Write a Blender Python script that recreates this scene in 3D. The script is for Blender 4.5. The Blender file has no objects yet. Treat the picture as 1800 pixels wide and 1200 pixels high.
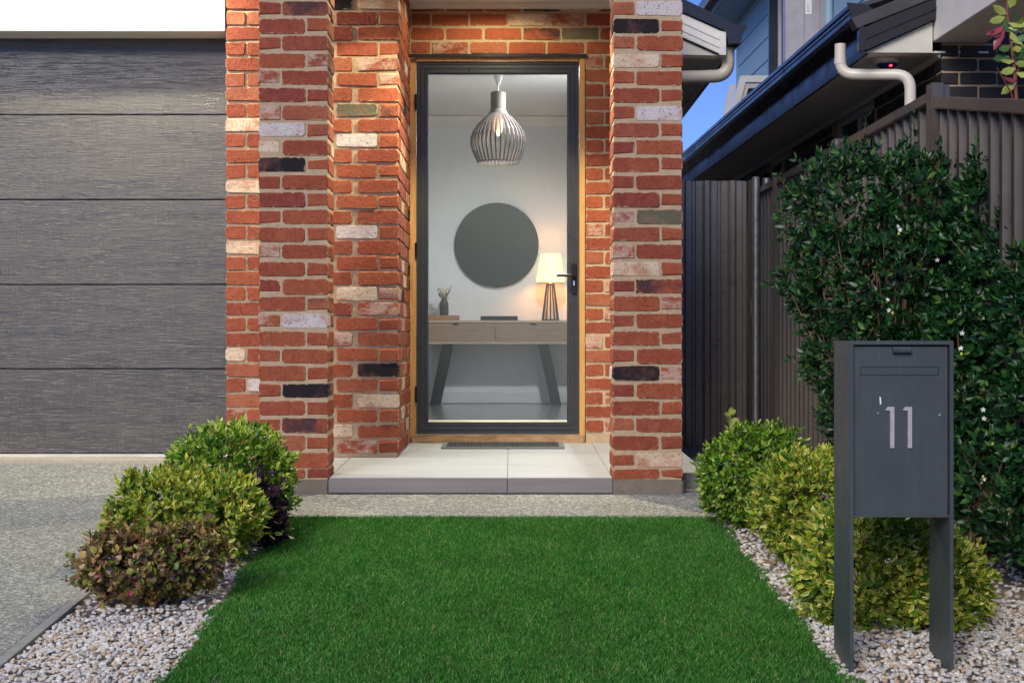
import bpy, bmesh, math, random
import numpy as np
from mathutils import Vector, Matrix, noise as mnoise

# ---------------------------------------------------------------- scene, camera, light
S = bpy.context.scene
COL = S.collection
R = math.radians
rng = random.Random(11)
npr = np.random.default_rng(5)
F = 2500.0          # focal length in photo pixels
H = 0.755           # lens height above the foot of the brick piers

cam = bpy.data.cameras.new('camera')
cam.sensor_width = 36.0
cam.lens = 36.0 * F / 1800.0
cam.clip_start = 0.05
cam.clip_end = 2000
co = bpy.data.objects.new('camera', cam)
co.location = (0, 0, H)
co.rotation_euler = (R(90), 0, 0)
COL.objects.link(co)
S.camera = co

SUN_EL, SUN_AZ = 31.0, 204.0     # azimuth clockwise from +Y: behind the camera on the left
w = bpy.data.worlds.new('World')
S.world = w
w.use_nodes = True
nt = w.node_tree
bg = nt.nodes['Background']
sky = nt.nodes.new('ShaderNodeTexSky')
sky.sky_type = 'NISHITA'
sky.sun_disc = False
sky.sun_elevation = R(SUN_EL)
sky.sun_rotation = R(SUN_AZ)
sky.air_density = 1.0
sky.dust_density = 0.0
sky.ozone_density = 10.0
sky.altitude = 3000
tint = nt.nodes.new('ShaderNodeMix')
tint.data_type = 'RGBA'
tint.blend_type = 'MULTIPLY'
tint.inputs[0].default_value = 1.0
tint.inputs[7].default_value = (1.12, 0.88, 1.0, 1)
nt.links.new(sky.outputs[0], tint.inputs[6])
nt.links.new(tint.outputs[2], bg.inputs[0])
bg.inputs[1].default_value = 0.085

sl = bpy.data.lights.new('sun', 'SUN')
sl.energy = 1.75
sl.angle = R(30)
sl.color = (1.0, 0.92, 0.80)
so = bpy.data.objects.new('sun', sl)
COL.objects.link(so)
az, el = R(SUN_AZ), R(SUN_EL)
sd = Vector((math.sin(az) * math.cos(el), math.cos(az) * math.cos(el), math.sin(el)))
so.rotation_euler = sd.to_track_quat('Z', 'Y').to_euler()
so.location = (-4, -4, 8)

S.view_settings.view_transform = 'Standard'
S.view_settings.look = 'None'
S.view_settings.gamma = 1.0
S.view_settings.exposure = 0.80
S.view_settings.use_curve_mapping = False
S.cycles.max_bounces = 8
S.cycles.transparent_max_bounces = 12
S.cycles.caustics_reflective = False
S.cycles.caustics_refractive = False

# ---------------------------------------------------------------- measures
Y0, Y1, Y2 = 7.04, 8.00, 8.90      # pier fronts, garage-side wall, door wall
YG = 8.20                          # garage door
SLOPE = 0.068


def P(px, py, Y):
    return Vector(((px - 900) / F * Y, Y, H - (py - 600) / F * Y))


def gz(Y):
    return SLOPE * (Y - 7.04)


def G(px, py):
    D = (H + SLOPE * 7.04) / ((py - 600) / F + SLOPE)
    return Vector(((px - 900) / F * D, D, gz(D)))


# ---------------------------------------------------------------- helpers
WPOS = {}


def thing(name, label, cat, loc=(0, 0, 0), rz=0.0, group=None):
    o = bpy.data.objects.new(name, None)
    o.empty_display_size = 0.1
    COL.objects.link(o)
    o.location = loc
    o.rotation_euler = (0, 0, rz)
    WPOS[o] = Vector(loc)
    tag(o, label, cat, group)
    return o


def tag(o, label=None, cat=None, group=None, kind=None):
    if label: o['label'] = label
    if cat: o['category'] = cat
    if group: o['group'] = group
    if kind: o['kind'] = kind
    return o


class MB:
    def __init__(s):
        s.v = []; s.f = []

    def quadbox(s, pts):
        b = len(s.v)
        s.v += [tuple(p) for p in pts]
        for q in ((0, 3, 2, 1), (4, 5, 6, 7), (0, 1, 5, 4), (1, 2, 6, 5), (2, 3, 7, 6), (3, 0, 4, 7)):
            s.f.append(tuple(b + i for i in q))
        return s

    def box(s, x0, x1, y0, y1, z0, z1):
        return s.quadbox([(x0, y0, z0), (x1, y0, z0), (x1, y1, z0), (x0, y1, z0),
                          (x0, y0, z1), (x1, y0, z1), (x1, y1, z1), (x0, y1, z1)])

    def prism(s, poly, a, b, axis='y'):
        """poly in the plane across axis, extruded a..b. axis y: (x,z); axis x: (y,z); axis z: (x,y)"""
        n = len(poly); base = len(s.v)
        for t in (a, b):
            for (u, v) in poly:
                s.v.append({'y': (u, t, v), 'x': (t, u, v), 'z': (u, v, t)}[axis])
        s.f.append(tuple(base + i for i in range(n)))
        s.f.append(tuple(base + n + i for i in reversed(range(n))))
        for i in range(n):
            j = (i + 1) % n
            s.f.append((base + i, base + n + i, base + n + j, base + j))
        return s

    def tube(s, path, r, n=10, caps=True):
        path = [Vector(p) for p in path]
        base = len(s.v)
        m = len(path)
        rr = r if isinstance(r, (list, tuple)) else [r] * m
        up = None
        for i, p in enumerate(path):
            t = (path[min(i + 1, m - 1)] - path[max(i - 1, 0)]).normalized()
            if up is None:
                up = Vector((0, 0, 1)) if abs(t.z) < 0.9 else Vector((1, 0, 0))
            a = t.cross(up).normalized()
            b = a.cross(t).normalized()
            up = b
            for k in range(n):
                an = 2 * math.pi * k / n
                s.v.append(tuple(p + (a * math.cos(an) + b * math.sin(an)) * rr[i]))
        for i in range(m - 1):
            for k in range(n):
                k2 = (k + 1) % n
                s.f.append((base + i * n + k, base + i * n + k2, base + (i + 1) * n + k2, base + (i + 1) * n + k))
        if caps:
            s.f.append(tuple(base + k for k in reversed(range(n))))
            s.f.append(tuple(base + (m - 1) * n + k for k in range(n)))
        return s

    def lathe(s, prof, c, n=24, cap0=True, cap1=True):
        base = len(s.v); m = len(prof)
        for (r, z) in prof:
            for k in range(n):
                a = 2 * math.pi * k / n
                s.v.append((c[0] + r * math.cos(a), c[1] + r * math.sin(a), c[2] + z))
        for i in range(m - 1):
            for k in range(n):
                k2 = (k + 1) % n
                s.f.append((base + i * n + k, base + i * n + k2, base + (i + 1) * n + k2, base + (i + 1) * n + k))
        if cap0: s.f.append(tuple(base + k for k in reversed(range(n))))
        if cap1: s.f.append(tuple(base + (m - 1) * n + k for k in range(n)))
        return s

    def rings(s, x0, x1, z0, z1, prof):
        """rectangular frame in the xz plane; prof = [(inset, y), ...]"""
        base = len(s.v)
        for (i, y) in prof:
            s.v += [(x0 + i, y, z0 + i), (x1 - i, y, z0 + i), (x1 - i, y, z1 - i), (x0 + i, y, z1 - i)]
        for k in range(len(prof) - 1):
            for c in range(4):
                d = (c + 1) % 4
                s.f.append((base + 4 * k + c, base + 4 * k + d, base + 4 * k + 4 + d, base + 4 * k + 4 + c))
        return s

    def build(s, name, mat, parent=None, local=False, origin=None, smooth=False, bevel=0.0, recalc=True):
        if parent is not None and not local:
            o0 = Vector(origin) if origin is not None else WPOS[parent]
        elif origin is not None:
            o0 = Vector(origin)
        else:
            o0 = Vector((0, 0, 0))
        me = bpy.data.meshes.new(name)
        me.from_pydata([(a - o0.x, b - o0.y, c - o0.z) for a, b, c in s.v], [], s.f)
        if recalc or bevel > 0:
            bm = bmesh.new(); bm.from_mesh(me)
            if bevel > 0:
                bm.edges.ensure_lookup_table()
                es = [e for e in bm.edges if len(e.link_faces) == 2 and e.calc_face_angle(0) > 0.5]
                bmesh.ops.recalc_face_normals(bm, faces=bm.faces)
                bmesh.ops.bevel(bm, geom=es, offset=bevel, segments=2, affect='EDGES', clamp_overlap=True)
            bmesh.ops.recalc_face_normals(bm, faces=bm.faces)
            bm.to_mesh(me); bm.free()
        if smooth:
            me.polygons.foreach_set('use_smooth', [True] * len(me.polygons))
            me.set_sharp_from_angle(angle=R(40))
        me.materials.append(mat)
        o = bpy.data.objects.new(name, me)
        COL.objects.link(o)
        if parent is not None:
            o.parent = parent
            if not local:
                o.location = o0 - WPOS[parent]
            WPOS[o] = o0
        else:
            o.location = o0
            WPOS[o] = o0
        return o


def arc(c, r, a0, a1, u, v, n=6):
    out = []
    for i in range(n + 1):
        a = a0 + (a1 - a0) * i / n
        out.append(Vector(c) + Vector(u) * r * math.cos(a) + Vector(v) * r * math.sin(a))
    return out


def pipe_path(pts, rad, n=5):
    """polyline with rounded corners"""
    pts = [Vector(p) for p in pts]
    out = [pts[0]]
    for i in range(1, len(pts) - 1):
        a = (pts[i - 1] - pts[i]).normalized(); b = (pts[i + 1] - pts[i]).normalized()
        p0 = pts[i] + a * rad; p1 = pts[i] + b * rad
        for k in range(n + 1):
            t = k / n
            out.append(p0 * (1 - t) ** 2 + pts[i] * 2 * t * (1 - t) + p1 * t * t)
    out.append(pts[-1])
    return out


# ---------------------------------------------------------------- materials
class NB:
    """tiny node builder"""
    def __init__(s, name):
        s.m = bpy.data.materials.new(name)
        s.m.use_nodes = True
        s.t = s.m.node_tree
        s.b = s.t.nodes['Principled BSDF']

    def n(s, typ, **kw):
        nd = s.t.nodes.new(typ)
        for k, v in kw.items():
            if k.startswith('i_'):
                key = k[2:].replace('_', ' ')
                nd.inputs[key].default_value = v
            else:
                setattr(nd, k, v)
        return nd

    def l(s, a, b):
        s.t.links.new(a, b)

    def coord(s, kind='Object', scale=(1, 1, 1), rnd=False):
        tc = s.n('ShaderNodeTexCoord')
        mp = s.n('ShaderNodeMapping')
        mp.inputs['Scale'].default_value = scale
        s.l(tc.outputs[kind], mp.inputs[0])
        if rnd:
            oi = s.n('ShaderNodeObjectInfo')
            mu = s.n('ShaderNodeMath', operation='MULTIPLY'); mu.inputs[1].default_value = 37.0
            s.l(oi.outputs['Random'], mu.inputs[0])
            cb = s.n('ShaderNodeCombineXYZ')
            for k in range(3): s.l(mu.outputs[0], cb.inputs[k])
            s.l(cb.outputs[0], mp.inputs['Location'])
        return mp.outputs[0]

    def noise(s, vec, scale, detail=4.0, rough=0.55, dist=0.0):
        nd = s.n('ShaderNodeTexNoise')
        nd.inputs['Scale'].default_value = scale
        nd.inputs['Detail'].default_value = detail
        nd.inputs['Roughness'].default_value = rough
        nd.inputs['Distortion'].default_value = dist
        s.l(vec, nd.inputs['Vector'])
        return nd.outputs['Fac']

    def ramp(s, fac, stops, mode='LINEAR'):
        nd = s.n('ShaderNodeValToRGB')
        cr = nd.color_ramp
        cr.interpolation = mode
        while len(cr.elements) < len(stops): cr.elements.new(0.5)
        for e, (p, c) in zip(cr.elements, stops):
            e.position = p
            e.color = (c, c, c, 1) if isinstance(c, (int, float)) else (*c, 1)
        s.l(fac, nd.inputs[0])
        return nd.outputs[0]

    def mix(s, fac, a, b, mode='MIX'):
        nd = s.n('ShaderNodeMix', data_type='RGBA', blend_type=mode)
        if isinstance(fac, (int, float)): nd.inputs[0].default_value = fac
        else: s.l(fac, nd.inputs[0])
        for k, c in ((6, a), (7, b)):
            if isinstance(c, tuple): nd.inputs[k].default_value = (*c, 1)
            else: s.l(c, nd.inputs[k])
        return nd.outputs[2]

    def bump(s, h, strength=0.3, dist=0.01, prev=None):
        nd = s.n('ShaderNodeBump')
        nd.inputs['Strength'].default_value = strength
        nd.inputs['Distance'].default_value = dist
        s.l(h, nd.inputs['Height'])
        if prev is not None: s.l(prev, nd.inputs['Normal'])
        s.l(nd.outputs[0], s.b.inputs['Normal'])
        return nd.outputs[0]

    def base(s, c):
        if isinstance(c, tuple): s.b.inputs['Base Color'].default_value = (*c, 1)
        else: s.l(c, s.b.inputs['Base Color'])
        return s

    def rough(s, r):
        if isinstance(r, (int, float)): s.b.inputs['Roughness'].default_value = r
        else: s.l(r, s.b.inputs['Roughness'])
        return s


def plain(name, c, rough=0.5, metal=0.0, var=0.12, nscale=6.0, bump=0.0, bscale=80.0, spec=None):
    b = NB(name)
    v = b.coord('Object')
    f = b.noise(v, nscale, 5)
    lo = tuple(x * (1 - var) for x in c); hi = tuple(min(1, x * (1 + var)) for x in c)
    b.base(b.ramp(f, [(0.3, lo), (0.7, hi)]))
    rn = b.noise(v, nscale * 3, 4)
    b.rough(b.ramp(rn, [(0.3, max(0, rough - 0.07)), (0.7, min(1, rough + 0.07))]))
    b.b.inputs['Metallic'].default_value = metal
    if spec is not None: b.b.inputs['Specular IOR Level'].default_value = spec
    if bump > 0: b.bump(b.noise(v, bscale, 3), bump, 0.004)
    return b.m


def brick_mat(name, stops, wash=0.5, washcol=(0.62, 0.52, 0.42), smudge=None, smudge_lo=0.5):
    b = NB(name)
    v = b.coord('Object', rnd=True)
    oi = b.n('ShaderNodeObjectInfo')
    c = b.ramp(oi.outputs['Random'], stops)
    n1 = b.noise(v, 9, 5)
    c = b.mix(b.ramp(n1, [(0.35, 0.0), (0.75, 0.55)]), c, (0.20, 0.045, 0.028))
    n2 = b.noise(v, 26, 6, 0.65)
    c = b.mix(b.ramp(n2, [(0.45, 0.0), (0.8, 0.30)]), c, (0.54, 0.19, 0.11))
    # lime wash and mortar smears
    n3 = b.noise(b.coord('Object', (1.0, 1.0, 1.5), rnd=True), 8, 10, 0.74, 0.2)
    c = b.mix(b.ramp(n3, [(wash, 0.0), (wash + 0.10, 0.6), (wash + 0.22, 0.9)]), c, washcol)
    # kiln specks
    vo = b.n('ShaderNodeTexVoronoi'); vo.inputs['Scale'].default_value = 80
    b.l(v, vo.inputs['Vector'])
    n5 = b.noise(v, 40, 2)
    sp = b.n('ShaderNodeMath', operation='MULTIPLY')
    b.l(b.ramp(vo.outputs['Distance'], [(0.16, 1.0), (0.30, 0.0)]), sp.inputs[0])
    b.l(b.ramp(n5, [(0.42, 0.0), (0.55, 0.9)]), sp.inputs[1])
    c = b.mix(sp.outputs[0], c, (0.045, 0.016, 0.012))
    if smudge:
        n4 = b.noise(v, 7, 5, 0.6)
        c = b.mix(b.ramp(n4, [(smudge_lo, 0.0), (smudge_lo + 0.14, 0.92)]), c, smudge)
    # mortar smeared over a ragged edge: distance to the nearest arris = the middle one of the three face distances
    tc = b.n('ShaderNodeTexCoord'); sp3 = b.n('ShaderNodeSeparateXYZ'); b.l(tc.outputs['Generated'], sp3.inputs[0])
    ds = []
    for k, size in enumerate((0.225, 0.105, 0.074)):
        m1 = b.n('ShaderNodeMath', operation='SUBTRACT'); b.l(sp3.outputs[k], m1.inputs[0]); m1.inputs[1].default_value = 0.5
        m2 = b.n('ShaderNodeMath', operation='ABSOLUTE'); b.l(m1.outputs[0], m2.inputs[0])
        m3 = b.n('ShaderNodeMath', operation='MULTIPLY_ADD'); b.l(m2.outputs[0], m3.inputs[0])
        m3.inputs[1].default_value = -size; m3.inputs[2].default_value = size / 2
        ds.append(m3.outputs[0])

    def mm(op, a_, b_):
        q = b.n('ShaderNodeMath', operation=op); b.l(a_, q.inputs[0]); b.l(b_, q.inputs[1]); return q.outputs[0]
    med = mm('MAXIMUM', mm('MINIMUM', ds[0], ds[1]), mm('MINIMUM', mm('MAXIMUM', ds[0], ds[1]), ds[2]))
    ne = b.noise(v, 34, 6, 0.65)
    me_ = b.n('ShaderNodeMath', operation='MULTIPLY_ADD'); b.l(ne, me_.inputs[0]); me_.inputs[1].default_value = -0.040; me_.inputs[2].default_value = 0.0185
    ed = mm('ADD', med, me_.outputs[0])
    edm = b.n('ShaderNodeMath', operation='MULTIPLY_ADD'); b.l(ed, edm.inputs[0]); edm.inputs[1].default_value = 40.0; edm.inputs[2].default_value = 0.4
    c = b.mix(b.ramp(edm.outputs[0], [(0.36, 0.85), (0.50, 0.0)]), c, (0.44, 0.31, 0.20))
    b.base(c)
    b.rough(0.9)
    b.b.inputs['Specular IOR Level'].default_value = 0.18
    h1 = b.noise(v, 60, 8, 0.7)
    b.bump(h1, 0.8, 0.008)
    return b.m


REDS = [(0.0, (0.26, 0.062, 0.036)), (0.3, (0.34, 0.094, 0.044)), (0.6, (0.30, 0.075, 0.040)), (0.8, (0.24, 0.056, 0.036)), (1.0, (0.37, 0.130, 0.070))]
M = {}
M['brick'] = brick_mat('red_brick', REDS, wash=0.66)
M['brick_wash'] = brick_mat('red_brick_washed', REDS, wash=0.44, washcol=(0.55, 0.42, 0.35))
M['brick_dark'] = brick_mat('maroon_brick', [(0, (0.20, 0.045, 0.035)), (1, (0.24, 0.055, 0.04))], wash=0.70)
M['brick_smoke'] = brick_mat('smoked_brick', REDS, wash=0.68, smudge=(0.06, 0.035, 0.04), smudge_lo=0.46)
M['brick_black'] = brick_mat('black_brick', [(0, (0.03, 0.028, 0.034)), (1, (0.04, 0.034, 0.04))], wash=0.72, smudge=(0.015, 0.014, 0.018), smudge_lo=0.33)
M['brick_cream'] = brick_mat('cream_brick', [(0, (0.52, 0.30, 0.19)), (1, (0.58, 0.36, 0.24))], wash=0.40, washcol=(0.66, 0.55, 0.42))
M['brick_white'] = brick_mat('limewashed_brick', REDS, wash=0.30, washcol=(0.58, 0.54, 0.54))
M['brick_olive'] = brick_mat('olive_brick', [(0, (0.15, 0.13, 0.085)), (1, (0.17, 0.145, 0.10))], wash=0.75, smudge=(0.12, 0.11, 0.075), smudge_lo=0.35)


def mortar_mat(name, c):
    b = NB(name)
    v = b.coord('Object')
    f = b.noise(v, 30, 6, 0.7)
    g = b.noise(v, 3, 4)
    col = b.ramp(f, [(0.3, tuple(x * 0.78 for x in c)), (0.7, tuple(min(1, x * 1.12) for x in c))])
    col = b.mix(b.ramp(g, [(0.45, 0.0), (0.8, 0.28)]), col, tuple(x * 0.65 for x in c))
    b.base(col).rough(0.95)
    b.bump(b.noise(v, 120, 6, 0.7), 0.7, 0.006)
    return b.m


M['mortar'] = mortar_mat('mortar', (0.47, 0.345, 0.225))
M['mortar_cream'] = mortar_mat('cream_mortar', (0.50, 0.38, 0.24))
M['concrete'] = mortar_mat('weathered_concrete', (0.21, 0.175, 0.14))
M['sill_concrete'] = mortar_mat('pale_concrete', (0.46, 0.42, 0.34))


def neighbour_brick():
    b = NB('black_glazed_brick')
    v = b.coord('Object', rnd=True)
    f = b.noise(v, 14, 4)
    b.base(b.ramp(f, [(0.3, (0.008, 0.007, 0.009)), (0.8, (0.028, 0.022, 0.022))])).rough(0.55)
    b.bump(b.noise(v, 50, 5), 0.3, 0.004)
    return b.m


M['nbrick'] = neighbour_brick()


def garage_mat():
    b = NB('dark_woodgrain_steel')
    v = b.coord('Object', (1.0, 1.0, 9.0))
    v2 = b.coord('Object', (0.5, 1.0, 8.0), rnd=True)
    n1 = b.noise(v2, 2.6, 6, 0.6, 0.8)
    c = b.ramp(n1, [(0.28, (0.017, 0.016, 0.017)), (0.42, (0.046, 0.041, 0.036)), (0.68, (0.072, 0.063, 0.052))])
    v3 = b.coord('Object', (1.2, 1.0, 26.0), rnd=True)
    n2 = b.noise(v3, 6, 6, 0.65, 0.3)
    c = b.mix(b.ramp(n2, [(0.56, 0.0), (0.72, 0.45)]), c, (0.17, 0.15, 0.11))
    # woven emboss
    vx = b.coord('Object', (95, 1, 4)); vz = b.coord('Object', (4, 1, 150))
    nx = b.noise(vx, 1.6, 2); nz = b.noise(vz, 1.6, 2)
    ad = b.n('ShaderNodeMath', operation='ADD'); b.l(nx, ad.inputs[0]); b.l(nz, ad.inputs[1])
    c = b.mix(b.ramp(ad.outputs[0], [(0.85, 0.0), (1.2, 0.34)]), c, (0.12, 0.106, 0.085))
    b.base(c)
    b.rough(b.ramp(n1, [(0.3, 0.24), (0.7, 0.36)]))
    b.b.inputs['Specular IOR Level'].default_value = 0.75
    nb_ = b.bump(ad.outputs[0], 0.25, 0.004)
    nb_ = b.bump(b.ramp(n2, [(0.54, 0.0), (0.66, 1.0)]), 0.28, 0.004, nb_)
    v4 = b.coord('Object', (9.0, 1.0, 75.0), rnd=True)
    b.bump(b.noise(v4, 1.6, 3, 0.5, 0.4), 0.11, 0.005, nb_)
    return b.m


M['garage'] = garage_mat()
M['render'] = plain('white_render', (0.78, 0.77, 0.72), 0.9, var=0.05, bump=0.25, bscale=160)
M['white_paint'] = plain('white_paint', (0.72, 0.71, 0.68), 0.5, var=0.06)
M['offwhite'] = plain('off_white_paint', (0.60, 0.58, 0.52), 0.5, var=0.08)
M['cream_pvc'] = plain('cream_pipe', (0.60, 0.54, 0.44), 0.38, var=0.08)
M['grey_pvc'] = plain('pale_downpipe', (0.66, 0.62, 0.56), 0.35, var=0.06)
M['door_metal'] = plain('charcoal_aluminium', (0.055, 0.058, 0.062), 0.33, metal=0.35, var=0.10)
M['bead'] = plain('glare_bead', (0.60, 0.61, 0.62), 0.35, metal=0.5)  # bottom bead only: lamp glare on it put into its pale colour
M['black_metal'] = plain('black_metal', (0.012, 0.012, 0.014), 0.32, metal=0.2)
M['chrome'] = plain('chrome', (0.8, 0.8, 0.78), 0.15, metal=1.0)
M['gutter'] = plain('charcoal_gutter', (0.030, 0.031, 0.036), 0.24, metal=0.25, var=0.05, nscale=1.2)
M['roof'] = plain('charcoal_roof', (0.05, 0.047, 0.05), 0.5, var=0.2)
M['soffit_pale'] = plain('pale_soffit', (0.74, 0.73, 0.70), 0.8, var=.04)  # even pale paint of the neighbour's soffits
M['soffit'] = plain('soffit_paint', (0.66, 0.65, 0.62), 0.7, var=.05)
M['clad'] = plain('pale_blue_cladding', (0.27, 0.42, 0.52), 0.6, var=0.05)
M['grey_cabinet'] = plain('grey_cabinet', (0.36, 0.34, 0.37), 0.45)
M['galv'] = plain('galvanised_steel', (0.42, 0.42, 0.41), 0.42, metal=0.75, var=0.25, nscale=25)


def wood(name, c0, c1, axis_scale, rough=0.45, k=6):
    b = NB(name)
    v = b.coord('Object', axis_scale)
    n = b.noise(v, k, 6, 0.6, 1.2)
    b.base(b.ramp(n, [(0.3, c0), (0.7, c1)])).rough(rough)
    b.bump(n, 0.12, 0.003)
    return b.m


M['timber'] = wood('varnished_timber', (0.44, 0.22, 0.06), (0.62, 0.36, 0.13), (8, 8, 0.6), 0.4)
M['timber_sill'] = wood('worn_timber', (0.22, 0.12, 0.06), (0.50, 0.33, 0.18), (1.2, 8, 8), 0.65)
M['oak'] = wood('oak_veneer', (0.23, 0.15, 0.09), (0.36, 0.25, 0.16), (1.2, 6, 12), 0.5)
M['oak_light'] = wood('oak_edge', (0.45, 0.34, 0.24), (0.56, 0.44, 0.32), (1.2, 6, 12), 0.5)


def fence_mat():
    b = NB('brown_grey_steel')
    v = b.coord('Object')
    f = b.noise(v, 2.0, 4)
    b.base(b.ramp(f, [(0.3, (0.064, 0.053, 0.046)), (0.7, (0.084, 0.070, 0.061))]))
    b.rough(b.ramp(b.noise(v, 6, 5), [(0.3, 0.30), (0.7, 0.42)]))
    b.b.inputs['Metallic'].default_value = 0.25
    b.bump(b.noise(v, 5, 2), 0.08, 0.02)
    return b.m


M['fence'] = fence_mat()
M['gate'] = plain('lightened_gate_steel', (0.30, 0.25, 0.21), 0.32, metal=0.2, var=0.1)  # fence steel, made paler in colour to stand for light on the gate
M['fence_cap'] = plain('brown_grey_cap', (0.105, 0.088, 0.078), 0.34, metal=0.3, var=0.1)


def letter_mat():
    b = NB('slate_powdercoat')
    v = b.coord('Object')
    f = b.noise(v, 5, 5)
    c = b.ramp(f, [(0.3, (0.044, 0.055, 0.061)), (0.7, (0.056, 0.069, 0.075))])
    g = b.noise(v, 22, 6, 0.7)
    c = b.mix(b.ramp(g, [(0.60, 0.0), (0.8, 0.35)]), c, (0.11, 0.105, 0.095))
    st = b.noise(b.coord('Object', (55, 55, 2.2)), 1.6, 5, 0.6)
    c = b.mix(b.ramp(st, [(0.55, 0.0), (0.80, 0.30)]), c, (0.13, 0.13, 0.125))
    b.base(c)
    b.rough(b.ramp(g, [(0.3, 0.36), (0.7, 0.56)]))
    b.bump(b.noise(v, 400, 2), 0.12, 0.001)
    return b.m


M['letter'] = letter_mat()
M['steel_number'] = plain('brushed_steel', (0.62, 0.58, 0.55), 0.38, metal=0.6, nscale=60)
M['mark'] = plain('white_scratch', (0.75, 0.77, 0.78), 0.8)


def tile_mat(name, c0, c1, sc=(1.0, 14.0, 14.0), rough=0.4):
    b = NB(name)
    v = b.coord('Object', sc, rnd=True)
    n = b.noise(v, 1.6, 5, 0.6, 0.5)
    c = b.ramp(n, [(0.3, c0), (0.7, c1)])
    g = b.noise(b.coord('Object', rnd=True), 40, 5, 0.7)
    c = b.mix(b.ramp(g, [(0.55, 0.0), (0.8, 0.18)]), c, tuple(x * 0.75 for x in c0))
    b.base(c).rough(rough)
    return b.m


M['tile'] = tile_mat('pale_stone_tile', (0.35, 0.385, 0.44), (0.46, 0.495, 0.55))
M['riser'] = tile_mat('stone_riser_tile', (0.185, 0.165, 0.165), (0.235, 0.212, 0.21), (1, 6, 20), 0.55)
M['grout'] = mortar_mat('grey_grout', (0.30, 0.28, 0.27))
M['hall_tile'] = tile_mat('grey_hall_tile', (0.15, 0.155, 0.16), (0.20, 0.205, 0.21), (2, 2, 2), 0.16)


def aggregate(name, tint):
    b = NB(name)
    v = b.coord('Object')
    vo = b.n('ShaderNodeTexVoronoi'); vo.inputs['Scale'].default_value = 165
    b.l(v, vo.inputs['Vector'])
    sep = b.n('ShaderNodeSeparateColor'); b.l(vo.outputs['Color'], sep.inputs[0])
    c = b.ramp(sep.outputs[0], [(0.0, (0.085, 0.082, 0.08)), (0.3, (0.20, 0.19, 0.18)), (0.55, (0.30, 0.28, 0.25)), (0.8, (0.42, 0.40, 0.37)), (1.0, (0.62, 0.60, 0.56))])
    c = b.mix(b.ramp(vo.outputs['Distance'], [(0.40, 0.0), (0.75, 0.7)]), c, (0.17, 0.165, 0.155))
    vo2 = b.n('ShaderNodeTexVoronoi'); vo2.inputs['Scale'].default_value = 78
    b.l(v, vo2.inputs['Vector'])
    sep2 = b.n('ShaderNodeSeparateColor'); b.l(vo2.outputs['Color'], sep2.inputs[0])
    c = b.mix(b.ramp(sep2.outputs[1], [(0.80, 0.0), (0.86, 0.55)]), c, (0.60, 0.58, 0.55))
    g = b.noise(v, 1.3, 5, 0.6)
    c = b.mix(1.0, c, b.ramp(g, [(0.3, tuple(x * 0.80 for x in tint)), (0.7, tint)]), 'MULTIPLY')
    b.base(c).rough(0.72)
    b.bump(vo.outputs['Distance'], 0.6, 0.006)
    return b.m


M['aggregate'] = aggregate('exposed_aggregate', (0.99, 1.08, 1.10))
M['edge'] = mortar_mat('smooth_slab_edge', (0.33, 0.325, 0.31))
M['soil'] = mortar_mat('soil', (0.20, 0.17, 0.14))
M['ground'] = mortar_mat('ground_earth', (0.17, 0.15, 0.12))


def island_ramp(name, stops, rough=0.6, extra=None, trans=0.0, spec=.4):
    b = NB(name)
    b.b.inputs['Specular IOR Level'].default_value = spec
    ge = b.n('ShaderNodeNewGeometry')
    c = b.ramp(ge.outputs['Random Per Island'], stops)
    if extra: c = extra(b, c, ge)
    b.base(c).rough(rough)
    if trans > 0:
        tr = b.n('ShaderNodeBsdfTranslucent')
        hs = b.n('ShaderNodeHueSaturation'); hs.inputs['Value'].default_value = 1.5; hs.inputs['Saturation'].default_value = 1.1
        b.l(c, hs.inputs['Color']); b.l(hs.outputs[0], tr.inputs[0])
        mx = b.n('ShaderNodeMixShader'); mx.inputs[0].default_value = trans
        out = [n for n in b.t.nodes if n.type == 'OUTPUT_MATERIAL'][0]
        b.l(b.b.outputs[0], mx.inputs[1]); b.l(tr.outputs[0], mx.inputs[2]); b.l(mx.outputs[0], out.inputs[0])
    return b.m


def pebble_extra(b, c, ge):
    v = b.coord('Object')
    n = b.noise(v, 70, 5, 0.65)
    return b.mix(b.ramp(n, [(0.45, 0.0), (0.75, 0.45)]), c, (0.42, 0.32, 0.22))


M['pebble'] = island_ramp('white_pebbles', [(0.0, (0.50, 0.47, 0.43)), (0.2, (0.70, 0.69, 0.66)), (0.40, (0.52, 0.53, 0.54)), (0.54, (0.60, 0.48, 0.34)), (0.66, (0.36, 0.23, 0.14)), (0.72, (0.64, 0.62, 0.58)), (0.86, (0.31, 0.30, 0.30)), (1.0, (0.76, 0.75, 0.72))], 0.6, pebble_extra)
def grass_extra(b, c, ge):
    n = b.noise(b.coord('Object'), 3.2, 5, 0.6)
    m = b.noise(b.coord('Object', (1, .35, 1)), 9, 4, 0.6)
    c = b.mix(b.ramp(n, [(0.35, 0.0), (0.75, 0.22)]), c, (0.075, 0.18, 0.03))
    return b.mix(b.ramp(m, [(0.42, 0.22), (0.58, 0.0)]), c, (0.014, 0.065, 0.009))


M['grass'] = island_ramp('artificial_turf', [(0.0, (0.012, 0.080, 0.010)), (0.3, (0.024, 0.155, 0.015)), (0.55, (0.040, 0.215, 0.022)), (0.75, (0.070, 0.29, 0.038)), (0.87, (0.14, 0.35, 0.07)), (0.95, (0.28, 0.38, 0.14)), (1.0, (0.42, 0.42, 0.22))], 0.6, grass_extra, 0.2, .25)
M['turf_base'] = plain('turf_backing', (0.018, 0.060, 0.014), 0.9, var=0.3, nscale=30)


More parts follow.
